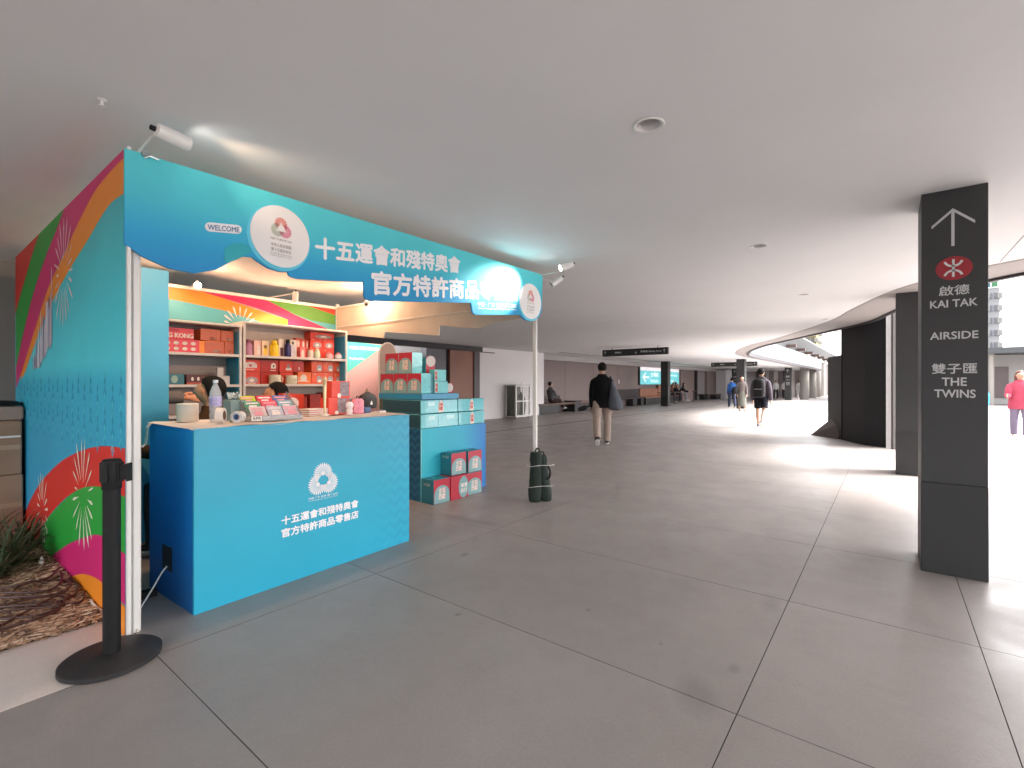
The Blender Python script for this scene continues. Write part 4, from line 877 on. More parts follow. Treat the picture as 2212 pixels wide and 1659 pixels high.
pk = thing('charm_pack', 'pink hanging charm pack with a black ring', 'souvenir', (2.325, 3.39, Z))
MB().prism([(-.045, 0), (.045, 0), (.048, .10), (.03, .122), (-.03, .122), (-.048, .10)], 'y', -.022, .022).build('pouch', mat('pink_vinyl', srgb('#d98394'), .15, 0, .25, 30, coat=.5), pk, bevel=.004)
MB().tube([(.012*math.cos(t), 0, .130+.012*math.sin(t)) for t in [2*math.pi*k/12 for k in range(13)]], .003, 6).build('ring', BLACK_PL, pk)
wf = thing('figurine', 'small plain white round headed figurine on a clear disc', 'figurine', (2.215, 3.335, Z))
MB().lathe((0, 0, 0), [(.03, 0), (.03, .004), (.020, .006), (.026, .03), (.02, .045), (.028, .062), (.030, .078), (.022, .096), (0, .102)], 20).build('figure_body', mat('porcelain', (.72, .66, .66), .25), wf, smooth=True)
carton('small dark blue box at the right end of the counter', 2.385, 2.475, 3.42, 3.50, Z, Z+.045, mat('navy_box', srgb('#1d2f63'), .4), deco=[('f', 'rect', mat('slate_blue', srgb('#44618c'), .4), -.2, .95, .1, .95)])
carton('grey green box behind the black pouch', 2.40, 2.50, 3.56, 3.66, Z, Z+.11, mat('grey_green_box', srgb('#4a5c5c'), .5))
bg_ = thing('pouch', 'black cloth pouch with a small white emblem on the counter end', 'pouch', (2.50, 3.50, Z+.03), 5)
MB().loft([[(a*x, b*y, z) for a, b in circle(0, 0, 1, n=20)] for x, y, z in ((.085, .04, 0), (.095, .045, .03), (.092, .045, .08), (.075, .035, .115), (.05, .025, .125), (.02, .01, .14))]).build('pouch_body', mat('black_nylon', (.015, .014, .014), .7, 0, .3, 30, .5, 40), bg_, smooth=True)
MB().tube([(.0, 0, .135), (.005, 0, .155), (-.01, -.005, .165), (-.015, 0, .14)], .009, 8).build('cord_knot', mat('tan_cord', (.25, .17, .09), .7), bg_, smooth=True)
MB().prism([(-.012, .035), (.012, .035), (.008, .055), (0, .068), (-.008, .055)], 'y', -.049, -.047).build('printed_emblem', W3, bg_)
cards = thing('card_pile', 'loose white cards at the right front corner of the counter', 'cards', (2.535, 3.38, Z), 20)
for i in range(5): MB().box(-.05+.004*i, .05-.003*i, -.03, .03, i*.004, i*.004+.003).build('card', W3 if i != 4 else mat('card_navy', srgb('#2a3d6d'), .4), cards)

# ------------------------------------------------------------------ display stand at the right
ds = thing('display_stand', 'turquoise display stand with dark wave printed side carrying stacked drink cartons', 'display stand', (3.56, 4.02, 0))
DG = gradmat('stand_front_print', 'X', [(0, srgb('#2fb0c4')), (.6, srgb('#2da2c0')), (1, srgb('#2470b8'))], 3.56, 4.63, .45)
DS = gradmat('stand_side_print', 'z', [(0, srgb('#1b5f7c')), (1, srgb('#17486c'))], 0, .8, .45, wave=('Y', 3.0, 3.6, srgb('#2b6d92'), .8))
MB().box(3.56, 4.63, 4.02, 4.038, 0, .797).build('front_panel', DG, ds, True)
MB().box(3.56, 3.578, 4.039, 4.74, 0, .797).build('side_panel', DS, ds, True)
MB().box(4.612, 4.63, 4.039, 4.74, 0, .797).build('side_panel', DS, ds, True)
MB().box(3.58, 4.61, 4.04, 4.74, .77, .795).build('top_panel', CYAN, ds, True)
MB().box(3.557, 3.563, 4.017, 4.022, 0, .797).build('edge_trim', mat('pale_edge', srgb('#9fd6dd'), .5), ds, True)
CYG = 'turquoise wrapped cartons on the display stand'
rows = {'upper': (.962, 1.112, (3.557, 3.815, 4.135, 4.338, 4.605)), 'lower': (.799, .955, (3.557, 3.820, 4.143, 4.347, 4.617))}
pos = ['leftmost', 'second', 'third', 'rightmost']
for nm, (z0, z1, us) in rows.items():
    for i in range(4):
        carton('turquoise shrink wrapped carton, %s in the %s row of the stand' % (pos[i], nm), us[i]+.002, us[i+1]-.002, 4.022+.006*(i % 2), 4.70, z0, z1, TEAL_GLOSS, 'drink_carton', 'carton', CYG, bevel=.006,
               deco=([('l', 'rect', mat('painted_shade_end', srgb('#264c58'), .4, 0, .1, 8), -.97, .97, .04, .96)] if i == 0 else [])+([('f', 'arch', W3, -.98, -.45, .05, .95), ('f', 'text', RINK, '主咀', -.92, -.55, .50, .75), ('f', 'text', RINK, '西歐', -.92, -.55, .2, .45)] if i in (1, 3) and not (nm == 'lower' and i == 1) else [('f', 'rect', mat('painted_gloss_streak', srgb('#9fd3d8'), .1), -.2, .6, .55, .85)] if i < 2 else []))  # left ends painted darker as shade; pale streaks are painted gloss highlights
pl = MB().box(3.553, 4.125, 4.0, 4.76, 1.118, 1.182).build('platform_board', mat('platform_blue', srgb('#2c86ae'), .4, 0, .06, 3), ds, True, bevel=.003)
def face_print(c, hx, hy, h, face):
    """crimson face with a pale arch and stacked characters, like the drink cartons in the photograph"""
    if face == 'l': fn = lambda p, q, e: (-hx-e, -p*hy, q*h)
    else: fn = lambda p, q, e: (p*hx, -hy-e, q*h)
    mb = MB(); mb.add([fn(-.99, .01, .001), fn(.99, .01, .001), fn(.99, .99, .001), fn(-.99, .99, .001)], [(0, 1, 2, 3)]); mb.build('printed_panel', RED_PRINT, c)
    P = [(-.96, .015)]+[(.92*math.cos(R(180-k*12)), .40+.34*math.sin(R(k*12))) for k in range(16)]+[(.96, .015)]
    mb = MB(); mb.add([fn(*p, .0018) for p in P], [tuple(range(len(P)))]); mb.build('printed_arch', mat('arch_grey_teal', srgb('#7aa3a6'), .45, 0, .12, 20), c)
    for dx, m_, e in ((.04, RINK, .0026), (0, W3, .0034)):
        mb = MB(); letter(mb, '主咀', -.42+dx, .42+dx, .42, .64, lambda a, b: fn(a, b, e), .08); letter(mb, '西歐', -.42+dx, .42+dx, .17, .39, lambda a, b: fn(a, b, e), .08); mb.build('lettering', m_, c)
BIG = 'red and turquoise drink cartons on the stand'
for i, (v0, v1) in enumerate(((4.02, 4.253), (4.256, 4.49), (4.493, 4.73))):
    c = carton('drink carton with crimson print, %s of three in the lower layer on the platform' % ['front', 'middle', 'rear'][i], 3.56, 3.70, v0, v1, 1.184, 1.409, TEAL_GLOSS, 'drink_carton', 'carton', BIG, bevel=.003); face_print(c, .07, (v1-v0)/2, .225, 'l')
for i, (v0, v1) in enumerate(((4.17, 4.403), (4.406, 4.64))):
    c = carton('drink carton with crimson print, %s one of the topmost two' % ['front', 'rear'][i], 3.56, 3.71, v0, v1, 1.411, 1.645, TEAL_GLOSS, 'drink_carton', 'carton', BIG, bevel=.003); face_print(c, .075, (v1-v0)/2, .234, 'l')
c = carton('drink carton with a large white disc, beside the topmost cartons', 3.735, 3.875, 4.14, 4.36, 1.411, 1.60, TEAL_D, 'drink_carton', 'carton', BIG, deco=[('f', 'rect', RED_PRINT, -.98, .98, .0, .98)])
MB().prism(circle(.0, .14, .070, .062, 28), 'y', -.116, -.112).build('printed_disc', mat('pale_disc', (.52, .48, .47), .5), c)
carton('dark teal carton under the disc carton', 3.715, 3.77, 4.06, 4.30, 1.184, 1.405, TEAL_D, 'drink_carton', 'carton', BIG)
dd = [('f', 'rect', W3, -.96, -.62, .08, .92), ('f', 'text', RINK, '主咀', -.92, -.58, .5, .85), ('f', 'text', RINK, '西歐', -.92, -.58, .12, .46)]
carton('small turquoise carton with red characters, upper of two on the platform', 3.785, 3.965, 4.05, 4.2, 1.323, 1.455, TEAL, 'drink_carton', 'carton', CYG, deco=dd)
carton('small turquoise carton with red characters, lower of two on the platform', 3.785, 3.995, 4.05, 4.2, 1.184, 1.320, TEAL, 'drink_carton', 'carton', CYG, deco=dd)
c = carton('small crimson card pack with half disc at the right end of the platform', 4.01, 4.11, 4.08, 4.12, 1.184, 1.30, RED_PRINT, 'card_pack', 'box')
MB().prism([(a, max(.0, b)) for a, b in circle(-.01, .062, .055, .052, 24)], 'y', -.024, -.0212).build('printed_disc', MATS['pale_disc'], c)
FG = 'drink cartons on the floor by the stand'
for lb, a, b2, v0, z0, z1 in (('crimson printed drink carton on the floor at the left of the pile', 3.552, 3.792, 3.815, 0, .262), ('crimson printed drink carton on the floor at the right of the pile', 4.085, 4.345, 3.835, 0, .255),
      ('crimson printed drink carton stacked above on the left', 3.845, 4.085, 3.845, .264, .512), ('crimson printed drink carton stacked above on the right', 4.125, 4.36, 3.85, .257, .508)):
    c = carton(lb, a, b2, v0, 4.012, z0, z1, TEAL_D, 'drink_carton', 'carton', FG, bevel=.004)
    face_print(c, (b2-a)/2, (4.012-v0)/2, z1-z0, 'f')
    MB().prism([(-.03, .02), (.03, .02), (.03, .045), (-.03, .045)], 'z', z1-z0+.0003, z1-z0+.0009).build('printed_panel', TEAL, c)
    mb = MB(); hx, hy = (b2-a)/2, (4.012-v0)/2; letter(mb, '1×24', -.05, .04, .19, .22, lambda p, q: (-hx-.0015, -p, q)); mb.build('lettering', W3, c)
c = carton('drink carton with its oval lettered side, in the middle on the floor', 3.80, 4.078, 3.805, 4.012, 0, .258, RED_PRINT, 'drink_carton', 'carton', FG, bevel=.004)
MB().prism([(.01, .26)]+[(.055+.1*math.cos(R(t)), .13+.12*math.sin(R(t))) for t in range(150, 391, 15)]+[(.138, .255)] if False else circle(.06, .125, .078, .122, 30), 'y', -.1055, -.1040).build('printed_oval', MATS['arch_grey_teal'], c)
mb = MB(); f5 = lambda a, b: (a, -.1066, b); letter(mb, '粵勇', .015, .115, .12, .17, f5, .06); letter(mb, '前行', .015, .115, .06, .11, f5, .06); mb.build('lettering', W3, c)
# plain rounded board standing behind the stack (seen from the back)
bd = thing('standing_board', 'plain beige rounded display board seen from behind the cartons', 'display board', (3.80, 4.9, 0))
MB().prism([(3.66, 0), (3.66, 1.60)]+[(3.80+.14*math.cos(R(t)), 1.62+.19*math.sin(R(t))) for t in range(170, 9, -16)]+[(3.94, 1.60), (3.94, 0)], 'y', 4.9, 4.912).build('board', mat('white_cut_edge', (.62, .56, .50), .6), bd, True)
MB().prism([(3.672, 0), (3.672, 1.60)]+[(3.80+.128*math.cos(R(t)), 1.62+.175*math.sin(R(t))) for t in range(170, 9, -16)]+[(3.928, 1.60), (3.928, 0)], 'y', 4.8985, 4.8995).build('board_face', mat('board_back_brown', (.36, .25, .21), .6), bd, True)

# ------------------------------------------------------------------ lamps of the stall
def aim(o, d): o.rotation_euler = Vector(d).to_track_quat('-Z', 'Y').to_euler()
def spotlamp(label, head, d, arm, watts, angle=110, col=(1, .93, .84), L=.15, r=.036, lit=True, group='white spotlights of the stall', blend=.7):
    d = Vector(d).normalized(); h = Vector(head)
    t = thing('spotlight', label, 'spotlight', tuple(h), 0, group)
    q = d.to_track_quat('-Z', 'Y').to_matrix().to_4x4()
    def put(mb, name, m, **k):
        mb.v = [tuple(q @ Vector(p)) for p in mb.v]; return mb.build(name, m, t, smooth=True, **k)
    put(MB().lathe((0, 0, 0), [(r*.55, L), (r*.9, L-.006), (r, L*.72), (r, 0), (r*.92, -.003), (r*.9, .012)], 24), 'lamp_head', WHITE_METAL)
    put(MB().lathe((0, 0, 0), [(r*.9, .006), (r*.6, .010), (0, .011)], 20), 'lens', mat('lit_lens', (1, .95, .88), .3, 0, 0, emit=3 if lit else 0, ecol=(1, .94, .86)) if lit else mat('dark_lens', (.3, .3, .3), .1))
    put(MB().cyl((0, 0), r*.35, L, L+.02, 12), 'rear_knob', BLACK_PL)
    MB().tube([Vector(a)-h for a in arm], .006, 8).build('arm', WHITE_METAL, t, smooth=True)
    if lit:
        li = bpy.data.lights.new('lamp_light', 'SPOT' if angle < 180 else 'POINT'); li.energy = watts*LAMP; li.color = col
        if angle < 180: li.spot_size = R(angle); li.spot_blend = blend
        li.color = col; li.shadow_soft_size = .03
        o = bpy.data.objects.new('lamp_light', li); COL.objects.link(o); o.parent = t; o.location = d*(.012 if angle < 180 else .05); aim(o, d)
    return t
HL = spotlamp('white spotlight hanging high in front of the left end of the header', (.93, 2.80, 2.505), (.89, .14, -.05), [(.82, 2.76, 2.53), (.80, 2.9, 2.52), (.79, 3.05, 2.49)], 8, 72, blend=1, col=(1, .72, .48))
spotlamp('white spotlight on a long arm shining back at the header right end', (4.30, 2.70, 2.50), (-.78, .55, -.38), [(4.40, 2.66, 2.515), (4.44, 2.85, 2.50), (4.45, 3.06, 2.50)], 150, 46, blend=.7)
spotlamp('white spotlight on a short arm outside the right corner', (4.62, 3.02, 2.42), (-.55, .55, -.55), [(4.66, 3.0, 2.46), (4.56, 3.06, 2.47), (4.44, 3.2, 2.47)], 6, 100, lit=False)
spotlamp('lit spotlight above the left shelf unit', (2.10, 6.05, 2.385), (-.28, -.85, -.22), [(2.12, 6.12, 2.45), (2.14, 6.39, 2.41)], 9, 180, (1, .60, .34))
spotlamp('spotlight pointing straight down above the right shelf unit', (3.20, 6.02, 2.33), (.0, .12, -1), [(3.2, 6.05, 2.46), (3.02, 6.38, 2.41)], 48, 150, (1, .60, .36))
spotlamp('spotlight at the right side fascia throwing a bright patch', (3.92, 5.5, 2.385), (.55, .65, .30), [(4.0, 5.48, 2.42), (4.13, 5.5, 2.42)], 13, 180, (1, .64, .38))
spotlamp('added unseen spotlight behind the header facing the shelves', (2.6, 3.30, 2.38), (-.05, .85, -.40), [(2.6, 3.24, 2.40), (2.6, 3.08, 2.40)], 46, 150, (1, .60, .36))  # added lamp, hidden by the header, to warm shelves and ceiling
spotlamp('added unseen spotlight behind the header facing the left shelves', (1.30, 3.34, 2.38), (.15, .62, -.75), [(1.30, 3.26, 2.40), (1.30, 3.08, 2.40)], 36, 150, (1, .60, .36))  # second added lamp out of view, lights the counter and sellers

# ------------------------------------------------------------------ sand bags at the right post
GB = mat('dark_green_canvas', (.010, .021, .016), .8, 0, .25, 25, .5, 90)
def sandbag(label, x, y, lean, h, top):
    s_ = thing('sandbag', label, 'sandbag', (x, y, 0), 37, 'green sandbags tied to the right post')
    rings = []
    rr = random.Random(int(x*1000))
    for k, (z, r_) in enumerate([(0, .050), (.012, .066), (.06, .075), (.13, .074), (.175, .063), (.22, .070), (.30, .070), (.36, .066), (.40, .057), (.45, .066), (h*.95, .070), (h, .066)]):
        rings.append([((r_*(1+.06*math.sin(3*t+k)))*math.cos(t)*.82+lean*z, (r_*(1+.07*math.sin(2*t+k*1.3)))*math.sin(t)+top*z, z) for t in [2*math.pi*i/20 for i in range(20)]])
    MB().loft(rings).build('bag_body', GB, s_, smooth=True)
    MB().tube(smooth_poly([(.0+lean*h, .02+top*h, h-.03), (.01+lean*h, .0+top*h, h+.03), (.0+lean*h, -.03+top*h, h+.035), (lean*h, -.04+top*h, h-.01)], 5), .008, 6).build('bag_handle', GB, s_, smooth=True)
    return s_
sandbag('dark green sandbag on the left against the white post', 4.345, 3.060, .03, .54, -.03)
sb = sandbag('dark green sandbag on the right with a loop handle', 4.455, 2.985, .02, .50, .12)
MB().tube(smooth_poly([(-.05, -.01, .40), (-.075, -.03, .37), (-.085, -.04, .32), (-.075, -.03, .27), (-.05, -.01, .25)], 5), .012, 6).build('loop_handle', mat('black_webbing', (.012, .012, .013), .8), sb, smooth=True)
st_ = thing('tie_string', 'thin white strings tied around the two green sandbags', 'string', (4.40, 3.02, .17))
def ellring(z0, tilt):
    pts = []
    for k in range(33):
        t = 2*math.pi*k/32; a = .150*math.cos(t); b_ = .082*math.sin(t); c_, s_ = math.cos(R(-37-15)), math.sin(R(-37-15))
        pts.append((4.40+a*c_-b_*s_, 3.022+a*s_+b_*c_, z0+tilt*a+.006*math.sin(3*t)))
    return pts
for z0, tl in ((.40, .06), (.175, .07)): MB().tube(ellring(z0, tl), .0035, 6).build('string', mat('grey_white_string', (.55, .55, .52), .8), st_, True, smooth=True)

# ------------------------------------------------------------------ queue post in the foreground
qp = thing('queue_post', 'black retractable belt queue post on a round base in front of the stall', 'queue post', (.637, 2.862, 0))
MB().lathe((0, 0, 0), [(.185, 0), (.192, .004), (.192, .022), (.184, .028), (.06, .040), (.045, .043), (0, .043)], 56).build('base', mat('black_rubber', (.014, .013, .014), .6, 0, .25, 12, .15, 60), qp, smooth=True)
MB().lathe((0, 0, 0), [(.034, .040), (.034, .82)], 36).build('pole', mat('black_powder_coat', (.007, .007, .008), .55, 0, .2, 12, .06, 200, spec=.25), qp, smooth=True)
MB().lathe((0, 0, 0), [(.036, .80), (.038, .803), (.038, .930), (.034, .938), (.030, .940), (0, .941)], 36).build('head', BLACK_PL, qp, smooth=True)
for a in (-52, 38, 128, 218):
    mb = MB().box(-.016, .016, .035, .046, .835, .925); q = Matrix.Rotation(R(a), 4, 'Z'); mb.v = [tuple(q @ Vector(p)) for p in mb.v]; mb.build('belt_slot', BLACK_PL, qp, bevel=.002)
mb = MB().box(-.010, .012, .046, .078, .845, .915).box(-.014, .016, .078, .086, .838, .922); q = Matrix.Rotation(R(-142), 4, 'Z'); mb.v = [tuple(q @ Vector(p)) for p in mb.v]
mb.build('belt_clip', BLACK_PL, qp, bevel=.002)

# ------------------------------------------------------------------ planting bed
bed = struct(MB().box(-3.5, .739, 3.38, 7.4, -.05, -.004), 'planting_bed', mat('bed_soil', (.10, .065, .042), .95, 0, .4, 20, .8, 40))
rr = random.Random(11); cols_ = [mat('bark_chip_tan', (.50, .33, .21), .85, 0, .3, 60), mat('bark_chip_brown', (.30, .18, .11), .85, 0, .3, 60), mat('bark_chip_pale', (.64, .49, .36), .85, 0, .2, 60), mat('bark_chip_dark', (.14, .085, .06), .9, 0, .2, 60)]
mb = MB()
for k in range(9000):
    if k < 6500: x = rr.uniform(.15, .735); y = 3.385+(rr.random()**1.4)*2.2
    else: x = rr.uniform(-1.5, .735); y = rr.uniform(3.385, 7)
    l = rr.uniform(.010, .045)*(1 if rr.random() < .85 else 1.6); w2 = rr.uniform(.003, .009); t = rr.gauss(-.6, .9); z = rr.uniform(.0, .022)
    ca, sa = math.cos(t), math.sin(t); zz = rr.uniform(-.006, .010)
    a = (x-l*ca-w2*sa, y-l*sa+w2*ca); 
    if a[0] > .738 or x+l*ca > .738: continue
    mb.add([(x-l*ca-w2*sa, y-l*sa+w2*ca, z-zz), (x-l*ca+w2*sa, y-l*sa-w2*ca, z-zz+.003), (x+l*ca+w2*sa, y+l*sa-w2*ca, z+zz), (x+l*ca-w2*sa, y+l*sa+w2*ca, z+zz+.003), (x, y, z+.006)],
           [(0, 1, 4), (1, 2, 4), (2, 3, 4), (3, 0, 4), (0, 3, 2, 1)], rr.choice((0, 0, 1, 1, 2, 3)))
mb.build('wood_chips', cols_, None, kind='stuff', label='tan and brown wood chips covering the planting bed')
CB = mat('brown_cable_sheath', (.060, .022, .018), .4)
cbs = thing('cable_bundle', 'tangle of dark brown cables lying on the wood chips', 'cables', (.5, 4.0, .02))
for pts in ([(.30, 4.55, .03), (.42, 4.15, .05), (.58, 4.02, .04), (.66, 4.10, .05), (.70, 4.35, .03)], [(.22, 4.3, .03), (.44, 4.02, .05), (.60, 3.92, .035), (.69, 3.98, .05), (.66, 4.18, .04), (.52, 4.25, .05), (.45, 4.10, .06)],
            [(.28, 4.05, .03), (.46, 3.86, .04), (.60, 3.78, .03), (.715, 3.92, .03), (.72, 4.2, .03)], [(.16, 3.95, .03), (.40, 3.82, .045), (.56, 3.74, .03), (.68, 3.70, .028), (.73, 3.86, .03)],
            [(.30, 4.35, .03), (.5, 4.2, .06), (.62, 4.24, .05), (.71, 4.46, .04)], [(.36, 3.76, .03), (.50, 3.66, .03), (.60, 3.70, .035), (.62, 3.84, .04), (.52, 3.92, .045), (.40, 3.95, .04)],
            [(.18, 3.62, .03), (.34, 3.6, .03), (.50, 3.60, .035), (.58, 3.66, .03), (.60, 3.76, .04)], [(.24, 3.42, .03), (.30, 3.56, .04), (.40, 3.7, .03), (.52, 3.8, .04), (.66, 3.9, .05)]):
    MB().tube(smooth_poly(pts, 8), .0065, 7).build('cable', CB, cbs, True, smooth=True)
sc_ = thing('fabric_scrap', 'crumpled white cable ties and scraps along the foot of the side panel', 'scraps', (.72, 3.6, .01))
MB().tube(smooth_poly([(.733, 3.45, .012), (.728, 3.52, .02), (.731, 3.58, .012), (.722, 3.63, .02), (.73, 3.72, .015)], 5), .006, 6).build('white_tie', WHITE_METAL, sc_, True, smooth=True)
MB().loft([[(.66+a, 4.72+b, z) for a, b in circle(0, 0, r_, r_*1.8, 8)] for r_, z in ((.014, .0), (.016, .04), (.006, .07))]).build('white_peg', WHITE_METAL, sc_, True, smooth=True)
# plants
def plant(label, x, y, n, h, spread, col, seed, z0=0, droop=.6):
    r_ = random.Random(seed); p = thing('shrub', label, 'plant', (x, y, z0)); mb = MB()
    for k in range(n):
        a = r_.uniform(0, 2*math.pi); el = r_.uniform(.3, 1.35); L = h*r_.uniform(.6, 1.15); w_ = r_.uniform(.003, .009)
        pts = []; px, py, pz = r_.uniform(-.05, .05), r_.uniform(-.05, .05), 0
        for s_ in range(7):
            t = s_/6; e = el-droop*t*t*1.8
            pts.append((px, py, max(pz, .005))); px += L/6*math.cos(e)*math.cos(a)*spread; py += L/6*math.cos(e)*math.sin(a)*spread; pz += L/6*math.sin(e)
        vs = []; 
        for i, q in enumerate(pts):
            ww = w_*math.sin(math.pi*(.12+.84*i/6)); vs += [(q[0]-ww*math.sin(a), q[1]+ww*math.cos(a), q[2]), (q[0]+ww*math.sin(a), q[1]-ww*math.cos(a), q[2]+.002)]
        mb.add(vs, [(2*i, 2*i+1, 2*i+3, 2*i+2) for i in range(6)], k % 3)
    mb.build('foliage', [mat('leaf_a_%s' % col, {'g': (.045, .075, .030), 'd': (.022, .038, .018)}[col], .55, 0, .3, 30), mat('leaf_b_%s' % col, {'g': (.075, .095, .045), 'd': (.04, .05, .025)}[col], .55), mat('leaf_c', (.12, .11, .055), .6)], p)
    MB().tube([(0, 0, -.01), (.005, 0, .06), (0, .01, .12)], [.014, .010, .006], 7).build('stem', mat('plant_stem', (.06, .05, .03), .8), p)
plant('long leaved green plant at the left edge beside the stall side panel', .50, 4.85, 170, .42, 1.0, 'g', 1)
plant('darker drooping plant behind the long leaved one', .42, 5.35, 140, .46, 1.0, 'd', 2)
plant('small dark plant against the printed side panel', .62, 5.25, 110, .34, .7, 'd', 3)
plant('low green plant near the wood chips at the frame edge', .40, 4.62, 120, .26, 1.1, 'g', 5)
# brown boxes behind the bed
CBD = mat('brown_cardboard', (.30, .19, .125), .8, 0, .15, 3, .15, 30)
for lb, z0, z1, x1 in (('big brown cardboard box on the soil behind the plants', 0, .50, .722), ('brown cardboard box with a white strap stacked on the big one', .502, .97, .715)):
    cbx = thing('cardboard_box', lb, 'box', (.35, 6.0, z0), 0, 'cardboard boxes behind the plants')
    MB().box(-.15, x1, 6.0, 6.55, z0, z1).build('box_body', CBD, cbx, True, bevel=.012)
    MB().box(-.14, x1-.01, 5.997, 5.999, z0+.22, z0+.26).build('packing_tape', mat('tan_tape', (.36, .25, .16), .3), cbx, True)
    if z0 > 0: MB().box(-.155, x1-.01, 5.990, 5.9965, .825, .842).build('strap', WHITE_METAL, cbx, True)
bgx = thing('carton_box', 'beige carton lying on top of the stacked cardboard boxes', 'box', (.62, 6.1, .972))
MB().prism([(.50, .974), (.722, .974), (.728, 1.0), (.728, 1.09), (.50, 1.10), (.485, 1.04)], 'y', 6.02, 6.38).build('carton', mat('beige_carton', (.30, .22, .18), .7, 0, .1, 6), bgx, True, bevel=.012)
bgx = thing('bin_bag', 'black folded bag on top of the beige carton', 'bag', (.62, 6.1, 1.10))
MB().loft([[(.62+a*1.2, 6.2+b, z) for a, b in circle(0, 0, r_, r_*1.3, 14)] for r_, z in ((.11, 1.101), (.10, 1.12), (.07, 1.138), (.02, 1.145))]).build('bag_body', BLACK_PL, bgx, True, smooth=True)

# ------------------------------------------------------------------ glass cabinet and benches at the far side
gc = thing('glass_cabinet', 'white framed glass cabinet with round bins inside by the white wall', 'cabinet', (14.3, 10.95, 0))
FRW = mat('cabinet_white_frame', (.72, .70, .66), .4)
x0, x1, y0, y1 = 14.3, 15.22, 10.92, 11.42
for (a, b) in ((x0, y0), (x1-.05, y0), (x0, y1-.05), (x1-.05, y1-.05)): MB().box(a, a+.05, b, b+.05, .06, 1.24).build('frame_post', FRW, gc, True)
for x in (x0, (x0+x1)/2-.02, x1-.04):
    pass
MB().box((x0+x1)/2-.025, (x0+x1)/2+.025, y0-.004, y0+.03, .10, 1.20).build('door_stile', FRW, gc, True)
for z in (.07, .62, 1.19): MB().box(x0+.05, x1-.05, y0-.002, y0+.035, z, z+.045).build('door_rail', FRW, gc, True)
MB().box(x0, x1, y0, y1, 1.24, 1.26).build('top_panel', mat('cabinet_top', (.25, .24, .22), .4), gc, True)
MB().box(x0+.05, x1-.05, y1-.012, y1-.004, .08, 1.22).build('glass_pane', mat('smoked_pane', (.16, .15, .14), .15, alpha=.75, var=0), gc, True)
MB().box(x0+.005, x0+.015, y0+.05, y1-.05, .08, 1.22).build('glass_pane', mat('smoked_pane2', (.10, .10, .09), .1, alpha=.7, var=0), gc, True)
MB().box(x0+.05, x1-.05, y0+.045, y0+.05, .10, 1.2).build('glass_pane', mat('clear_pane', (.5, .5, .5), .05, alpha=.12, var=0), gc, True)
MB().box(x0, x1, y0, y1, .04, .07).build('base_panel', FRW, gc, True)
MB().cyl(((x0+x1)/2-.12, y0-.02), .012, 1.24, 1.36, 8).build('latch', FRW, gc, True)
for a, b in ((x0+.06, y0+.06), (x1-.06, y0+.06), (x0+.06, y1-.06), (x1-.06, y1-.06)): MB().cyl((a, b), .03, 0, .04, 10).build('caster', BLACK_PL, gc, True)
for x, lb in ((x0+.25, 'dark round bag standing left inside the glass cabinet'), (x1-.27, 'dark round bag standing right inside the glass cabinet')):
    t = thing('round_bag', lb, 'bag', (x, 11.18, .07), 0, 'dark bags in the cabinet')
    MB().lathe((0, 0, 0), [(.10, 0), (.15, .05), (.19, .35), (.185, .6), (.12, .78), (.03, .86), (.02, .92)], 20).build('bag_body', mat('dark_brown_bag', (.025, .018, .016), .6, 0, .3, 10), t, smooth=True)
def bench(label, u0, u1, v0, v1, z, m, legs, back=None, g='benches along the far wall'):
    b = thing('bench', label, 'bench', ((u0+u1)/2, (v0+v1)/2, 0), 0, g)
    MB().box(u0, u1, v0, v1, z-.08, z).build('seat', m, b, True, bevel=.01)
    for a, c_ in legs: MB().box(a, c_, v0+.03, v1-.03, 0, z-.08).build('leg', mat('bench_black', (.02, .018, .02), .5), b, True, bevel=.005)
    if back: MB().box(u0, u1, v1-.10, v1-.01, z, back).build('backrest', m, b, True, bevel=.01)
    return b
BR = mat('bench_brown_wood', (.10, .055, .042), .6, 0, .15, 3); TAN = mat('bench_tan_wood', (.30, .13, .075), .55, 0, .15, 3); DKB = mat('bench_dark', (.035, .025, .028), .6)
bench('brown bench with the seated man, nearest on the left', 16.6, 19.5, 11.45, 12.05, .45, BR, [(16.65, 18.2)])
bench('dark bench with end blocks behind the walking man in black', 19.6, 20.2, 11.5, 12.1, .50, DKB, [(19.62, 20.18)])
bench('low brown bench between the dark end block and the high backed bench', 20.5, 24.4, 11.75, 12.1, .44, mat('bench_red_brown', (.16, .085, .07), .6), [(20.6, 24.3)])
bench('high backed dark bench right of the walking man', 24.6, 28.2, 11.7, 12.15, .50, DKB, [(26.6, 27.2), (27.75, 28.18)], .98)
bench('tan high backed seat under the left half of the screen', 28.5, 31.4, 11.75, 12.2, .50, TAN, [(28.6, 31.3)], 1.0)
bench('long tan high backed seat running behind the slim pillar', 31.5, 35.4, 11.75, 12.2, .52, TAN, [(31.6, 35.3)], 1.22)
bench('small dark bench far along the wall', 40.2, 41.2, 11.8, 12.25, .46, DKB, [(40.9, 41.15)])
bench('farthest low brown bench before the bright bay', 43.0, 44.6, 11.5, 12.0, .42, BR, [(43.1, 44.5)])
bench('tiny dark stool block between the far benches', 41.9, 42.3, 11.9, 12.3, .46, DKB, [(41.95, 42.25)])
def ttable(label, u, v, g='small standing tables by the benches'):
    t = thing('side_table', label, 'table', (u, v, 0), 0, g)
    MB().box(-.36, .36, -.25, .25, .74, .77).build('table_top', mat('table_brown', (.10, .05, .045), .5), t, bevel=.006)
    MB().cyl((0, 0), .035, .02, .74, 12).build('leg', mat('table_leg', (.05, .03, .03), .5), t, smooth=True)
    MB().box(-.14, .14, -.12, .12, 0, .02).build('base', mat('table_leg', (.05, .03, .03), .5), t)
    return t
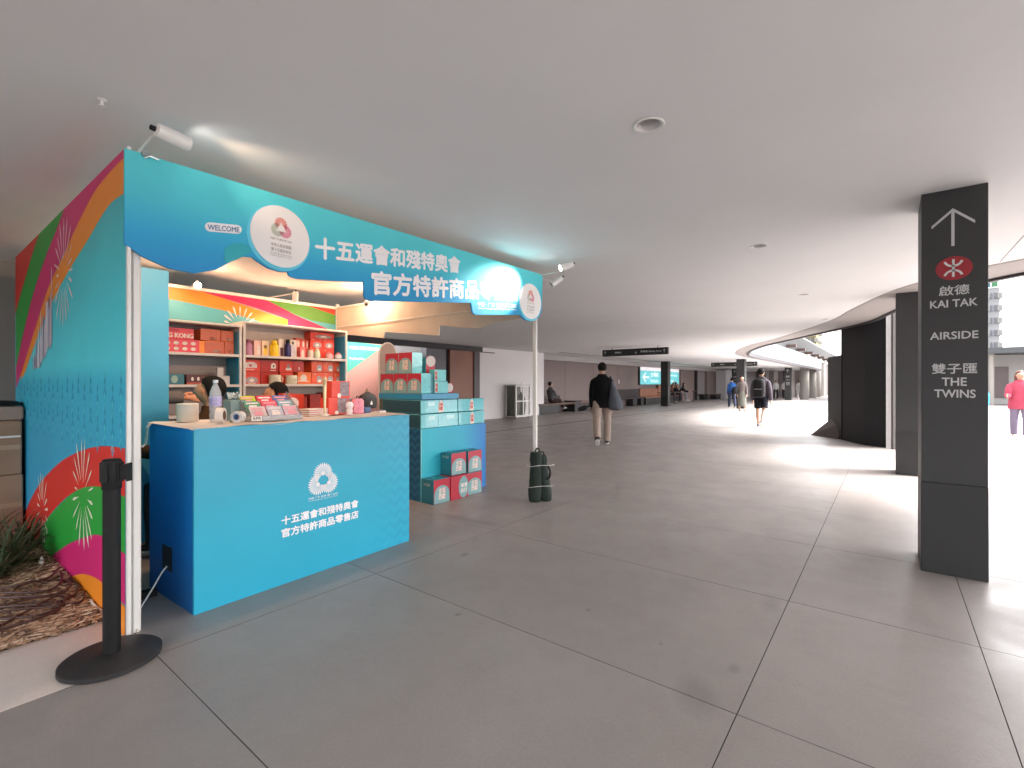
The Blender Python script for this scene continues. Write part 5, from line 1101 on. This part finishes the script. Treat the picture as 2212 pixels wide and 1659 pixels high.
ttable('small dark table left of the pair under the screen', 30.0, 11.2); ttable('small dark table just left of the slim pillar', 31.9, 11.15); ttable('pale topped table right of the seated pair', 36.6, 11.4)

# ------------------------------------------------------------------ people
def skin_obj(name, V_, E_, Rr, m, parent, sub=1):
    me = bpy.data.meshes.new(name); me.from_pydata(V_, E_, []); o = bpy.data.objects.new(name, me); COL.objects.link(o)
    md = o.modifiers.new('skin', 'SKIN'); md.use_smooth_shade = True; md.branch_smoothing = .6
    sv = me.skin_vertices[0].data
    for i, r_ in enumerate(Rr):
        sv[i].radius = (r_, r_) if not isinstance(r_, tuple) else r_
    sv[0].use_root = True
    sb_ = o.modifiers.new('sub', 'SUBSURF'); sb_.levels = sub; sb_.render_levels = sub
    dg = bpy.context.evaluated_depsgraph_get(); dg.update()
    nm = bpy.data.meshes.new_from_object(o.evaluated_get(dg)); bpy.data.objects.remove(o); bpy.data.meshes.remove(me)
    nm.name = name; nm.materials.clear(); nm.materials.append(m)
    o = bpy.data.objects.new(name, nm); COL.objects.link(o); o.parent = parent
    return o
def rings_ell(spec, seg=18):
    return [[(c[0]+rx*math.cos(t)*(1+.035*math.sin(5*t+j*2.1)), c[1]+ry*math.sin(t)*(1+.025*math.sin(7*t+j*1.3)), c[2]) for t in [2*math.pi*k/seg for k in range(seg)]] for j, (c, rx, ry) in enumerate(spec)]
def person(label, u, v, heading, h=1.7, legs=((12, 5), (-12, 15)), arms=((5, 10), (-8, 12)), lean=0, sit=None, top=(.02,)*3, bot=(.3, .25, .2), shoe=(.03, .03, .03),
           hem=.47, flare=1.0, trouser='long', sole=True, hair='short', turn=0, armout=6, group=None, skirt=None, bare=False, seat=None, z=0, topm=None, hairc=None, bulk=1.0, face=True, skinm=None):
    P = thing('person', label, 'person', (u, v, z), heading, group)
    SK = skinm or SKIN; HR = hairc or HAIR
    hipz = .52*h; kneeL, shinL = .245*h, .245*h
    J = {}
    foot_z = []
    for s_, (a, k) in zip((1, -1), legs):
        hip = Vector((0, s_*.052*h, hipz)); ta = R(a); kn = hip+Vector((math.sin(ta), .06*s_, -math.cos(ta)))*kneeL
        sa = R(a-k); an = kn+Vector((math.sin(sa), 0, -math.cos(sa)))*shinL
        J[s_] = [hip, kn, an, sa]; foot_z.append(an.z)
    off = .045*h-min(foot_z)
    if seat is not None: off = seat+.075*h-hipz
    base = Vector((0, 0, off))
    for s_ in (1, -1): J[s_][:3] = [q+base for q in J[s_][:3]]
    pel = Vector((0, 0, hipz))+base; la = R(lean)
    up = lambda z_, x=0, y=0: pel+Vector((math.sin(la)*(z_*h-hipz)+x*h*math.cos(la), y*h, math.cos(la)*(z_*h-hipz)-x*h*math.sin(la)))
    V_, E_, Q = [], [], []
    def add(p, r_, par=None):
        V_.append(tuple(p)); Q.append(r_); 
        if par is not None: E_.append((par, len(V_)-1))
        return len(V_)-1
    i0 = add(pel, .068*h); i1 = add(up(.60), .062*h, i0); i2 = add(up(.72), .070*h, i1); i3 = add(up(.80), .050*h, i2); i4 = add(up(.845), .030*h, i3)
    ht = R(turn); hd = lambda x, z_: up(z_, 0)+Vector((math.cos(ht)*x*h, math.sin(ht)*x*h, 0))
    i5 = add(hd(.006, .868), .034*h, i4); i6 = add(hd(.020, .902), .054*h, i5); i7 = add(hd(.010, .938), .062*h, i6); i8 = add(hd(.002, .966), .048*h, i7); ch = add(hd(.044, .884), .026*h, i6); ns = add(hd(.058, .912), .007*h, i6)
    hc = hd(.010, .925)
    feet = []; hands = []
    for s_ in (1, -1):
        hip, kn, an, sa = J[s_]
        a = add(hip, .050*h, i0); b = add(hip.lerp(kn, .5), .046*h, a); c = add(kn, .034*h, b); d = add(kn.lerp(an, .4), .034*h, c); e = add(an, .022*h, d)
        fa = max(-.9, min(.5, -sa if sa < 0 else 0))
        toe = an+Vector((math.cos(fa*0+ (sa if sa<0 else 0)), 0, math.sin(sa) if sa < 0 else 0)).normalized()*.085*h+Vector((0, 0, -.022*h))
        add(toe, .018*h, e); feet.append((an, toe, s_))
    for s_, (a, bnd) in zip((1, -1), arms):
        shd = up(.770, 0, s_*.096*bulk); a0 = R(a+lean*0); ow = math.sin(R(armout))*s_
        el = shd+Vector((math.sin(a0), ow, -math.cos(a0))).normalized()*.165*h
        a1 = R(a+bnd); wr = el+Vector((math.sin(a1), ow*.3, -math.cos(a1))).normalized()*.145*h
        dr = (wr-el).normalized(); pm = wr+dr*.045*h
        x = add(shd, .036*h, i3); x2 = add(el, .025*h, x); x3 = add(wr, .017*h, x2); x4 = add(pm, .019*h, x3)
        side = Vector((1, 0, 0)) if abs(dr.x) < .8 else Vector((0, 0, 1)); side = (side-dr*side.dot(dr)).normalized(); inn = Vector((0, -s_, 0))
        for f, (o_, L) in enumerate(((-.016, .038), (-.006, .045), (.005, .042), (.015, .034))):
            m1 = pm+side*o_*h+dr*(L*.5)*h; m2 = m1+(dr*.7+inn*.5).normalized()*L*.55*h
            y = add(m1, .0062*h, x4); add(m2, .0052*h, y)
        th = wr+side*.024*h+dr*.022*h; y = add(th, .0075*h, x3); add(th+(dr+inn*.2).normalized()*.026*h, .006*h, y)
        hands.append((shd, el, wr, pm))
    body = skin_obj('body', V_, E_, Q, SK, P, 1)
    # clothing
    TM = topm or mat('cloth_top_%03d%03d%03d' % tuple(int(x*999) for x in top), top, .9, 0, .12, 14, .5, 22, spec=.15)
    BM = mat('cloth_bottom_%03d%03d%03d' % tuple(int(x*999) for x in bot), bot, .9, 0, .10, 12, .5, 22, spec=.15)
    mb = MB(); lo = hem if seat is None else max(hem, .50)
    zz = [lo, lo+.03, .56, .60, .65, .70, .765, .80, .828, .856]
    rx = [.071*flare, .075*flare, .070*flare, .070, .067, .072, .062, .050, .038, .037]; ry = [.099*flare, .104*flare, .099*flare, .097, .099, .108, .118, .104, .060, .042]
    spec = []
    for a, b, c in zip(zz, rx, ry): 
        p = up(a); w1 = 1+.03*math.sin(a*90); spec.append((p, b*h*bulk*w1, c*h*bulk))
    mb.loft(rings_ell(spec, 20))
    for k, (shd, el, wr, pm) in enumerate(hands):
        mid = el.lerp(wr, .5); end = wr.lerp(pm, .15)
        mb.ball(shd+Vector((0, 0, -.012*h)), .040*h*bulk, .038*h*bulk, .040*h, 12, 8)
        pts = [shd+Vector((0, 0, -.01*h)), shd.lerp(el, .25), shd.lerp(el, .6), el, mid, end]
        mb.tube(pts, [.034*h*bulk, .041*h*bulk, .041*h*bulk, .037*h*bulk, .033*h*bulk, .029*h], 12)
    mb.build('top', TM, P, smooth=True)
    if not skirt:
        mb = MB()
        if seat is None: mb.loft(rings_ell([(up(.56), .066*h, .092*h), (up(.50), .074*h, .098*h), (up(.455), .066*h, .094*h)], 18))
        else: mb.ball(pel, .088*h, .098*h, .075*h, 16, 10)
        for s_ in (1, -1):
            hip, kn, an, sa = J[s_]
            if trouser == 'long': mb.tube([hip+Vector((0, 0, .02*h)), hip.lerp(kn, .35), hip.lerp(kn, .75), kn, kn.lerp(an, .4), kn.lerp(an, .8), an.lerp(kn, .0)], [.062*h, .060*h, .050*h, .046*h, .045*h, .042*h, .043*h], 14)
            else: mb.tube([hip+Vector((0, 0, .02*h)), hip.lerp(kn, .4), hip.lerp(kn, .80)], [.058*h, .056*h, .056*h], 14)
        mb.build('trousers' if trouser == 'long' else 'shorts', BM, P, smooth=True)
    else:
        MB().loft(rings_ell([(up(.58), .066*h, .088*h), (up(.48), .08*h, .10*h), (pel*1+Vector((0, 0, -(.52-skirt)*h*.6)), .095*h, .11*h), (pel+Vector((0, 0, -(.52-skirt)*h)), .105*h, .12*h)], 20)).build('skirt', BM, P, smooth=True)
    for an, toe, s_ in feet:
        d = (toe-an); d = Vector((d.x, d.y, 0)); d = d.normalized() if d.length > 1e-4 else Vector((1, 0, 0))
        pit = math.atan2((toe-an).z+.022*h, .085*h); q = Matrix.Rotation(-pit, 3, 'Y')
        def sh_(rows, nm, m):
            mb = MB(); rg = []
            for xx, zz0, zz1, w_ in rows:
                rg.append([an+q @ Vector((xx*h, w_*h*math.cos(t), (zz0+(zz1-zz0)*(.5+.5*math.sin(t)))*h)) for t in [2*math.pi*k/12 for k in range(12)]])
            mb.loft(rg).build(nm, m, P, smooth=True)
        sh_([(-.034, -.036, -.01, .014), (-.028, -.038, .016, .024), (0, -.038, .022, .026), (.035, -.038, .002, .027), (.08, -.038, -.012, .028), (.108, -.036, -.018, .020), (.116, -.034, -.026, .008)], 'shoe', mat('shoe_%02d%02d%02d' % tuple(int(x*99) for x in shoe), shoe, .6, 0, .15, 40))
        if sole: sh_([(-.036, -.046, -.034, .014), (-.03, -.046, -.034, .026), (.035, -.046, -.035, .029), (.085, -.046, -.035, .030), (.112, -.045, -.034, .020), (.119, -.043, -.036, .008)], 'shoe_sole', mat('white_sole', (.7, .68, .66), .6))
    # hair
    fwd = Vector((math.cos(ht), math.sin(ht), 0)); mb = MB(); r_ = .0585*h
    rr2 = random.Random(int(u*97+v*31))
    rows = []
    cc = hd(-.010, .940)
    for j in range(10):
        th = math.pi*(.02+.76*j/9); ring = []
        for k in range(26):
            t = 2*math.pi*k/26; f = math.cos(t)   # f=1 faces forward
            lim = th if f < -.1 else min(th, math.pi*.56) if f < .12 else min(th, math.pi*.40) if f < .4 else min(th, math.pi*.27)
            wob = 1+.055*rr2.random()
            ring.append(cc+fwd*(r_*1.02*math.sin(lim)*f*wob)+Vector((-math.sin(ht), math.cos(ht), 0))*(r_*.90*math.sin(lim)*math.sin(t)*wob)+Vector((0, 0, r_*.98*math.cos(lim)*wob)))
        rows.append(ring)
    mb.loft([[tuple(p) for p in q] for q in rows])
    if hair == 'long':
        b0 = cc-fwd*.012*h
        mb.loft(rings_ell([(b0+Vector((0, 0, -.01*h)), .046*h, .054*h), (b0-fwd*.012*h+Vector((0, 0, -.06*h)), .040*h, .056*h), (b0-fwd*.018*h+Vector((0, 0, -.13*h)), .026*h, .050*h), (b0-fwd*.016*h+Vector((0, 0, -.17*h)), .012*h, .030*h)], 16))
    mb.build('hair', HR, P, smooth=True)
    if face:
        sd = Vector((-math.sin(ht), math.cos(ht), 0))
        for s_ in (1, -1):
            MB().ball(hc+fwd*.048*h+sd*s_*.019*h+Vector((0, 0, .004*h)), .0055*h, seg=8, rows=5).build('eye', mat('eye_dark', (.02, .015, .012), .3), P, smooth=True)
            MB().ball(hc+sd*s_*.047*h-fwd*.004*h, .007*h, .005*h, .013*h, 8, 5).build('ear', SK, P, smooth=True)
        MB().loft([[tuple(hc+fwd*a*h+sd*b*h+Vector((0, 0, c*h))) for a, b, c in q] for q in ([(.044, -.004, .008), (.044, .004, .008), (.056, 0, .008)], [(.044, -.008, -.012), (.044, .008, -.012), (.068, 0, -.010)], [(.043, -.007, -.016), (.043, .007, -.016), (.052, 0, -.018)])]).build('nose', SK, P, smooth=True)
        MB().ball(hc+fwd*.048*h+Vector((0, 0, -.030*h)), .006*h, .012*h, .004*h, 8, 5).build('mouth', mat('lips', (.34, .13, .11), .5), P, smooth=True)
    return P, J, hands, up

# man in black walking away
W1, J1, H1, up1 = person('man walking away in a loose black jacket and beige trousers', 9.30, 4.80, 30, 1.76, legs=((-20, 22), (17, 3)), arms=((-4, 12), (4, 10)), top=(.006, .006, .007), bot=(.36, .28, .24), shoe=(.025, .022, .025), hem=.45, flare=1.1, bulk=1.06, armout=6)
tb = thing('tote_bag', 'slack grey blue tote bag hanging from the right shoulder of the man in black', 'bag', (9.30, 4.80, 0), 30)
MB().loft([[(cx+rx*math.cos(t), cy+ry*math.sin(t), z) for t in [2*math.pi*k/20 for k in range(20)]] for cx, cy, rx, ry, z in ((-.05, -.27, .10, .08, .74), (-.06, -.28, .165, .15, .77), (-.06, -.27, .17, .165, .86), (-.06, -.25, .14, .12, 1.02), (-.05, -.225, .09, .07, 1.20), (-.02, -.20, .06, .03, 1.36))]).build('bag_body', mat('grey_blue_cloth', (.075, .085, .105), .85, 0, .15, 8, .5, 12), tb, smooth=True)
MB().tube(smooth_poly([(-.04, -.215, 1.32), (.0, -.19, 1.42), (.03, -.17, 1.45), (.08, -.19, 1.38), (.05, -.24, 1.2)], 5), .012, 6).build('strap', mat('grey_blue_cloth', (.075, .085, .105), .85), tb, smooth=True)
um = thing('folded_umbrella', 'black folded bundle held low in the left hand of the walking man', 'umbrella', (9.30, 4.80, 0), 30)
MB().tube([(-.10, .33, .80), (-.08, .42, .77), (-.06, .50, .75)], [.05, .055, .035], 12).build('bundle', mat('black_cloth', (.012, .011, .012), .8, 0, .2, 20), um, smooth=True)
MB().tube([(-.02, .24, .84), (-.10, .33, .80)], .02, 8).build('strap', MATS['black_cloth'], um, smooth=True)

# man with backpack
W2, J2, H2, up2 = person('man with dark backpack, grey jacket and black shorts walking away', 15.75, 2.95, -4, 1.75, legs=((13, 5), (-17, 26)), arms=((4, 10), (-6, 14)), top=(.085, .07, .085), bot=(.012, .012, .018), shoe=(.20, .20, .21), hem=.50, trouser='short', bulk=1.08, armout=12)
bp = thing('backpack', 'black backpack with a small pale logo on the back of the man in shorts', 'backpack', (15.75, 2.95, 0), -4)
bz = up2(.52).z
MB().loft([[(-.20+rx*math.cos(t)*(1 if math.cos(t) > 0 else 1.0), ry*math.copysign(abs(math.sin(t))**.6, math.sin(t)), z) for t in [2*math.pi*k/24 for k in range(24)]] for rx, ry, z in ((.05, .10, bz-.03), (.11, .155, bz), (.125, .165, bz+.18), (.115, .16, bz+.36), (.09, .14, bz+.47), (.03, .08, bz+.52))]).build('pack_body', mat('backpack_black', (.006, .005, .006), .85, 0, .25, 14, .3, 40), bp, smooth=True)
mb = MB().tube(smooth_poly([(-.15, .10, bz+.46), (-.02, .12, bz+.54), (.10, .12, bz+.44), (.12, .13, bz+.2), (-.08, .15, bz+.06)], 6), .018, 8)
mb.build('strap', MATS['backpack_black'], bp, smooth=True)
mb = MB().tube(smooth_poly([(-.15, -.10, bz+.46), (-.02, -.12, bz+.54), (.10, -.12, bz+.44), (.12, -.13, bz+.2), (-.08, -.15, bz+.06)], 6), .018, 8); mb.build('strap', MATS['backpack_black'], bp, smooth=True)
mb = MB(); letter(mb, 'ransel', -.10, .10, bz+.205, bz+.245, lambda a, b: (-.335, -a, b), .02); mb.build('lettering', mat('logo_pale', (.6, .58, .55), .5), bp)

person('woman in a dark patterned dress and jacket behind the man with the backpack', 25.2, 5.55, 200, 1.66, legs=((3, 2), (-3, 2)), top=(.10, .08, .075), bot=(.12, .12, .10), skirt=.12, hair='long', hem=.45, sole=False)
t = thing('handbag', 'dark handbag on the arm of the woman in the patterned dress', 'bag', (25.1, 5.85, .8)); MB().loft([[(a, b, z) for a, b in circle(0, 0, r_, r_*1.6, 12)] for r_, z in ((.08, 0), (.11, .1), (.09, .25), (.03, .36))]).build('bag_body', BLACK_PL, t, smooth=True)
person('person in a blue jacket mostly hidden behind the blue grey pillar', 28.6, 6.82, 30, 1.62, top=(.03, .10, .30), bot=(.05, .06, .10), legs=((10, 6), (-10, 12)))
for i, (u, v, hd_, lb, hr, tp_, bt_) in enumerate(((47.6, 7.75, 200, 'far person in a white top left in the distant group', 'long', (.7, .68, .68), (.03, .03, .04)), (48.0, 7.15, 180, 'far person in a white top in the middle of the distant group', 'long', (.65, .6, .6), (.05, .04, .05)),
      (48.1, 6.85, 210, 'far person in a pale top at the right of the distant group', 'short', (.6, .55, .56), (.03, .03, .04)), (47.4, 5.95, 190, 'far person in white clothes right of the far lettered pillar', 'long', (.75, .73, .7), (.7, .7, .66)))):
    person(lb, u, v, hd_, 1.62, top=tp_, bot=bt_, hair=hr, legs=((6, 4), (-8, 10)), group='people standing at the far end')
# seated people
person('man in a black and white sports shirt sitting cross legged on the bench', 18.0, 11.78, -8, 1.72, legs=((62, 62), (88, 45)), arms=((22, 45), (30, 50)), top=(.10, .10, .11), bot=(.045, .03, .03), shoe=(.5, .5, .5), trouser='long', seat=.45, lean=-6, armout=4)
person('person in dark clothes sitting bent forward right of the slim pillar', 34.6, 11.7, -75, 1.68, legs=((80, 75), (85, 80)), arms=((40, 40), (35, 45)), top=(.02, .02, .025), bot=(.25, .24, .26), shoe=(.6, .6, .6), seat=.5, lean=22, hair='long')
person('second person in black sitting beside the bent forward one', 34.0, 11.9, -85, 1.68, legs=((82, 78), (84, 80)), arms=((30, 40), (35, 45)), top=(.015, .015, .02), bot=(.03, .03, .04), seat=.5, lean=10)
person('person with a raised arm sitting left of the slim pillar', 32.5, 11.8, -70, 1.66, legs=((80, 78), (84, 80)), arms=((30, 40), (120, 30)), top=(.16, .05, .035), bot=(.03, .03, .04), seat=.5, lean=0)
# outside on the bright plaza
person('woman with brown hair in a red quilted jacket and grey trousers on the plaza', 16.6, -2.50, 170, 1.60, legs=((8, 4), (-6, 8)), arms=((18, 60), (20, 70)), top=(.42, .07, .11), bot=(.20, .17, .24), shoe=(.4, .4, .4), hem=.42, flare=1.15, bulk=1.12, hair='long', hairc=mat('brown_hair', (.12, .035, .025), .5, 0, .3, 60), turn=20)
person('child in a bright blue coat and pink trousers behind the woman in red', 21.4, -2.35, 150, 1.28, legs=((8, 4), (-6, 8)), top=(.03, .30, .62), bot=(.5, .25, .3), hem=.44, flare=1.2, bulk=1.15)

# sellers behind the counter
SKW = mat('lamp_warmed_skin', (.64, .29, .16), .5, 0, .06, 20)  # warm light put into the skin colour to offset the cyan bounce
st1 = thing('stool', 'stool under the first seller behind the counter', 'stool', (1.54, 4.08, 0)); MB().cyl((0, 0), .17, .42, .46, 20).build('seat', BLACK_PL, st1); MB().cyl((0, 0), .03, 0, .42, 10).build('leg', BLACK_PL, st1); MB().cyl((0, 0), .16, 0, .02, 20).build('base', BLACK_PL, st1)
person('seller in dark brown seen in profile facing left behind the counter', 1.54, 4.07, 128, 1.62, legs=((80, 82), (84, 80)), arms=((40, 55), (62, 30)), top=(.055, .028, .014), bot=(.03, .03, .035), seat=.46, lean=4, hem=.5, skinm=SKW, armout=10)
st2 = thing('stool', 'stool under the second seller behind the counter', 'stool', (2.28, 4.45, 0)); MB().cyl((0, 0), .17, .39, .43, 20).build('seat', BLACK_PL, st2); MB().cyl((0, 0), .03, 0, .39, 10).build('leg', BLACK_PL, st2); MB().cyl((0, 0), .16, 0, .02, 20).build('base', BLACK_PL, st2)
person('seller bent low so that only black hair shows above the card rack', 2.24, 4.42, 140, 1.60, legs=((80, 82), (84, 80)), arms=((40, 50), (40, 50)), top=(.03, .03, .035), bot=(.03, .03, .035), seat=.43, lean=6, skinm=SKW)
person('seller in a grey sweater reaching in from the left, mostly hidden by the partition', .98, 4.95, -10, 1.66, legs=((4, 4), (-4, 6)), arms=((20, 30), (66, 22)), top=(.16, .15, .15), bot=(.03, .03, .035), lean=10, skinm=SKW)
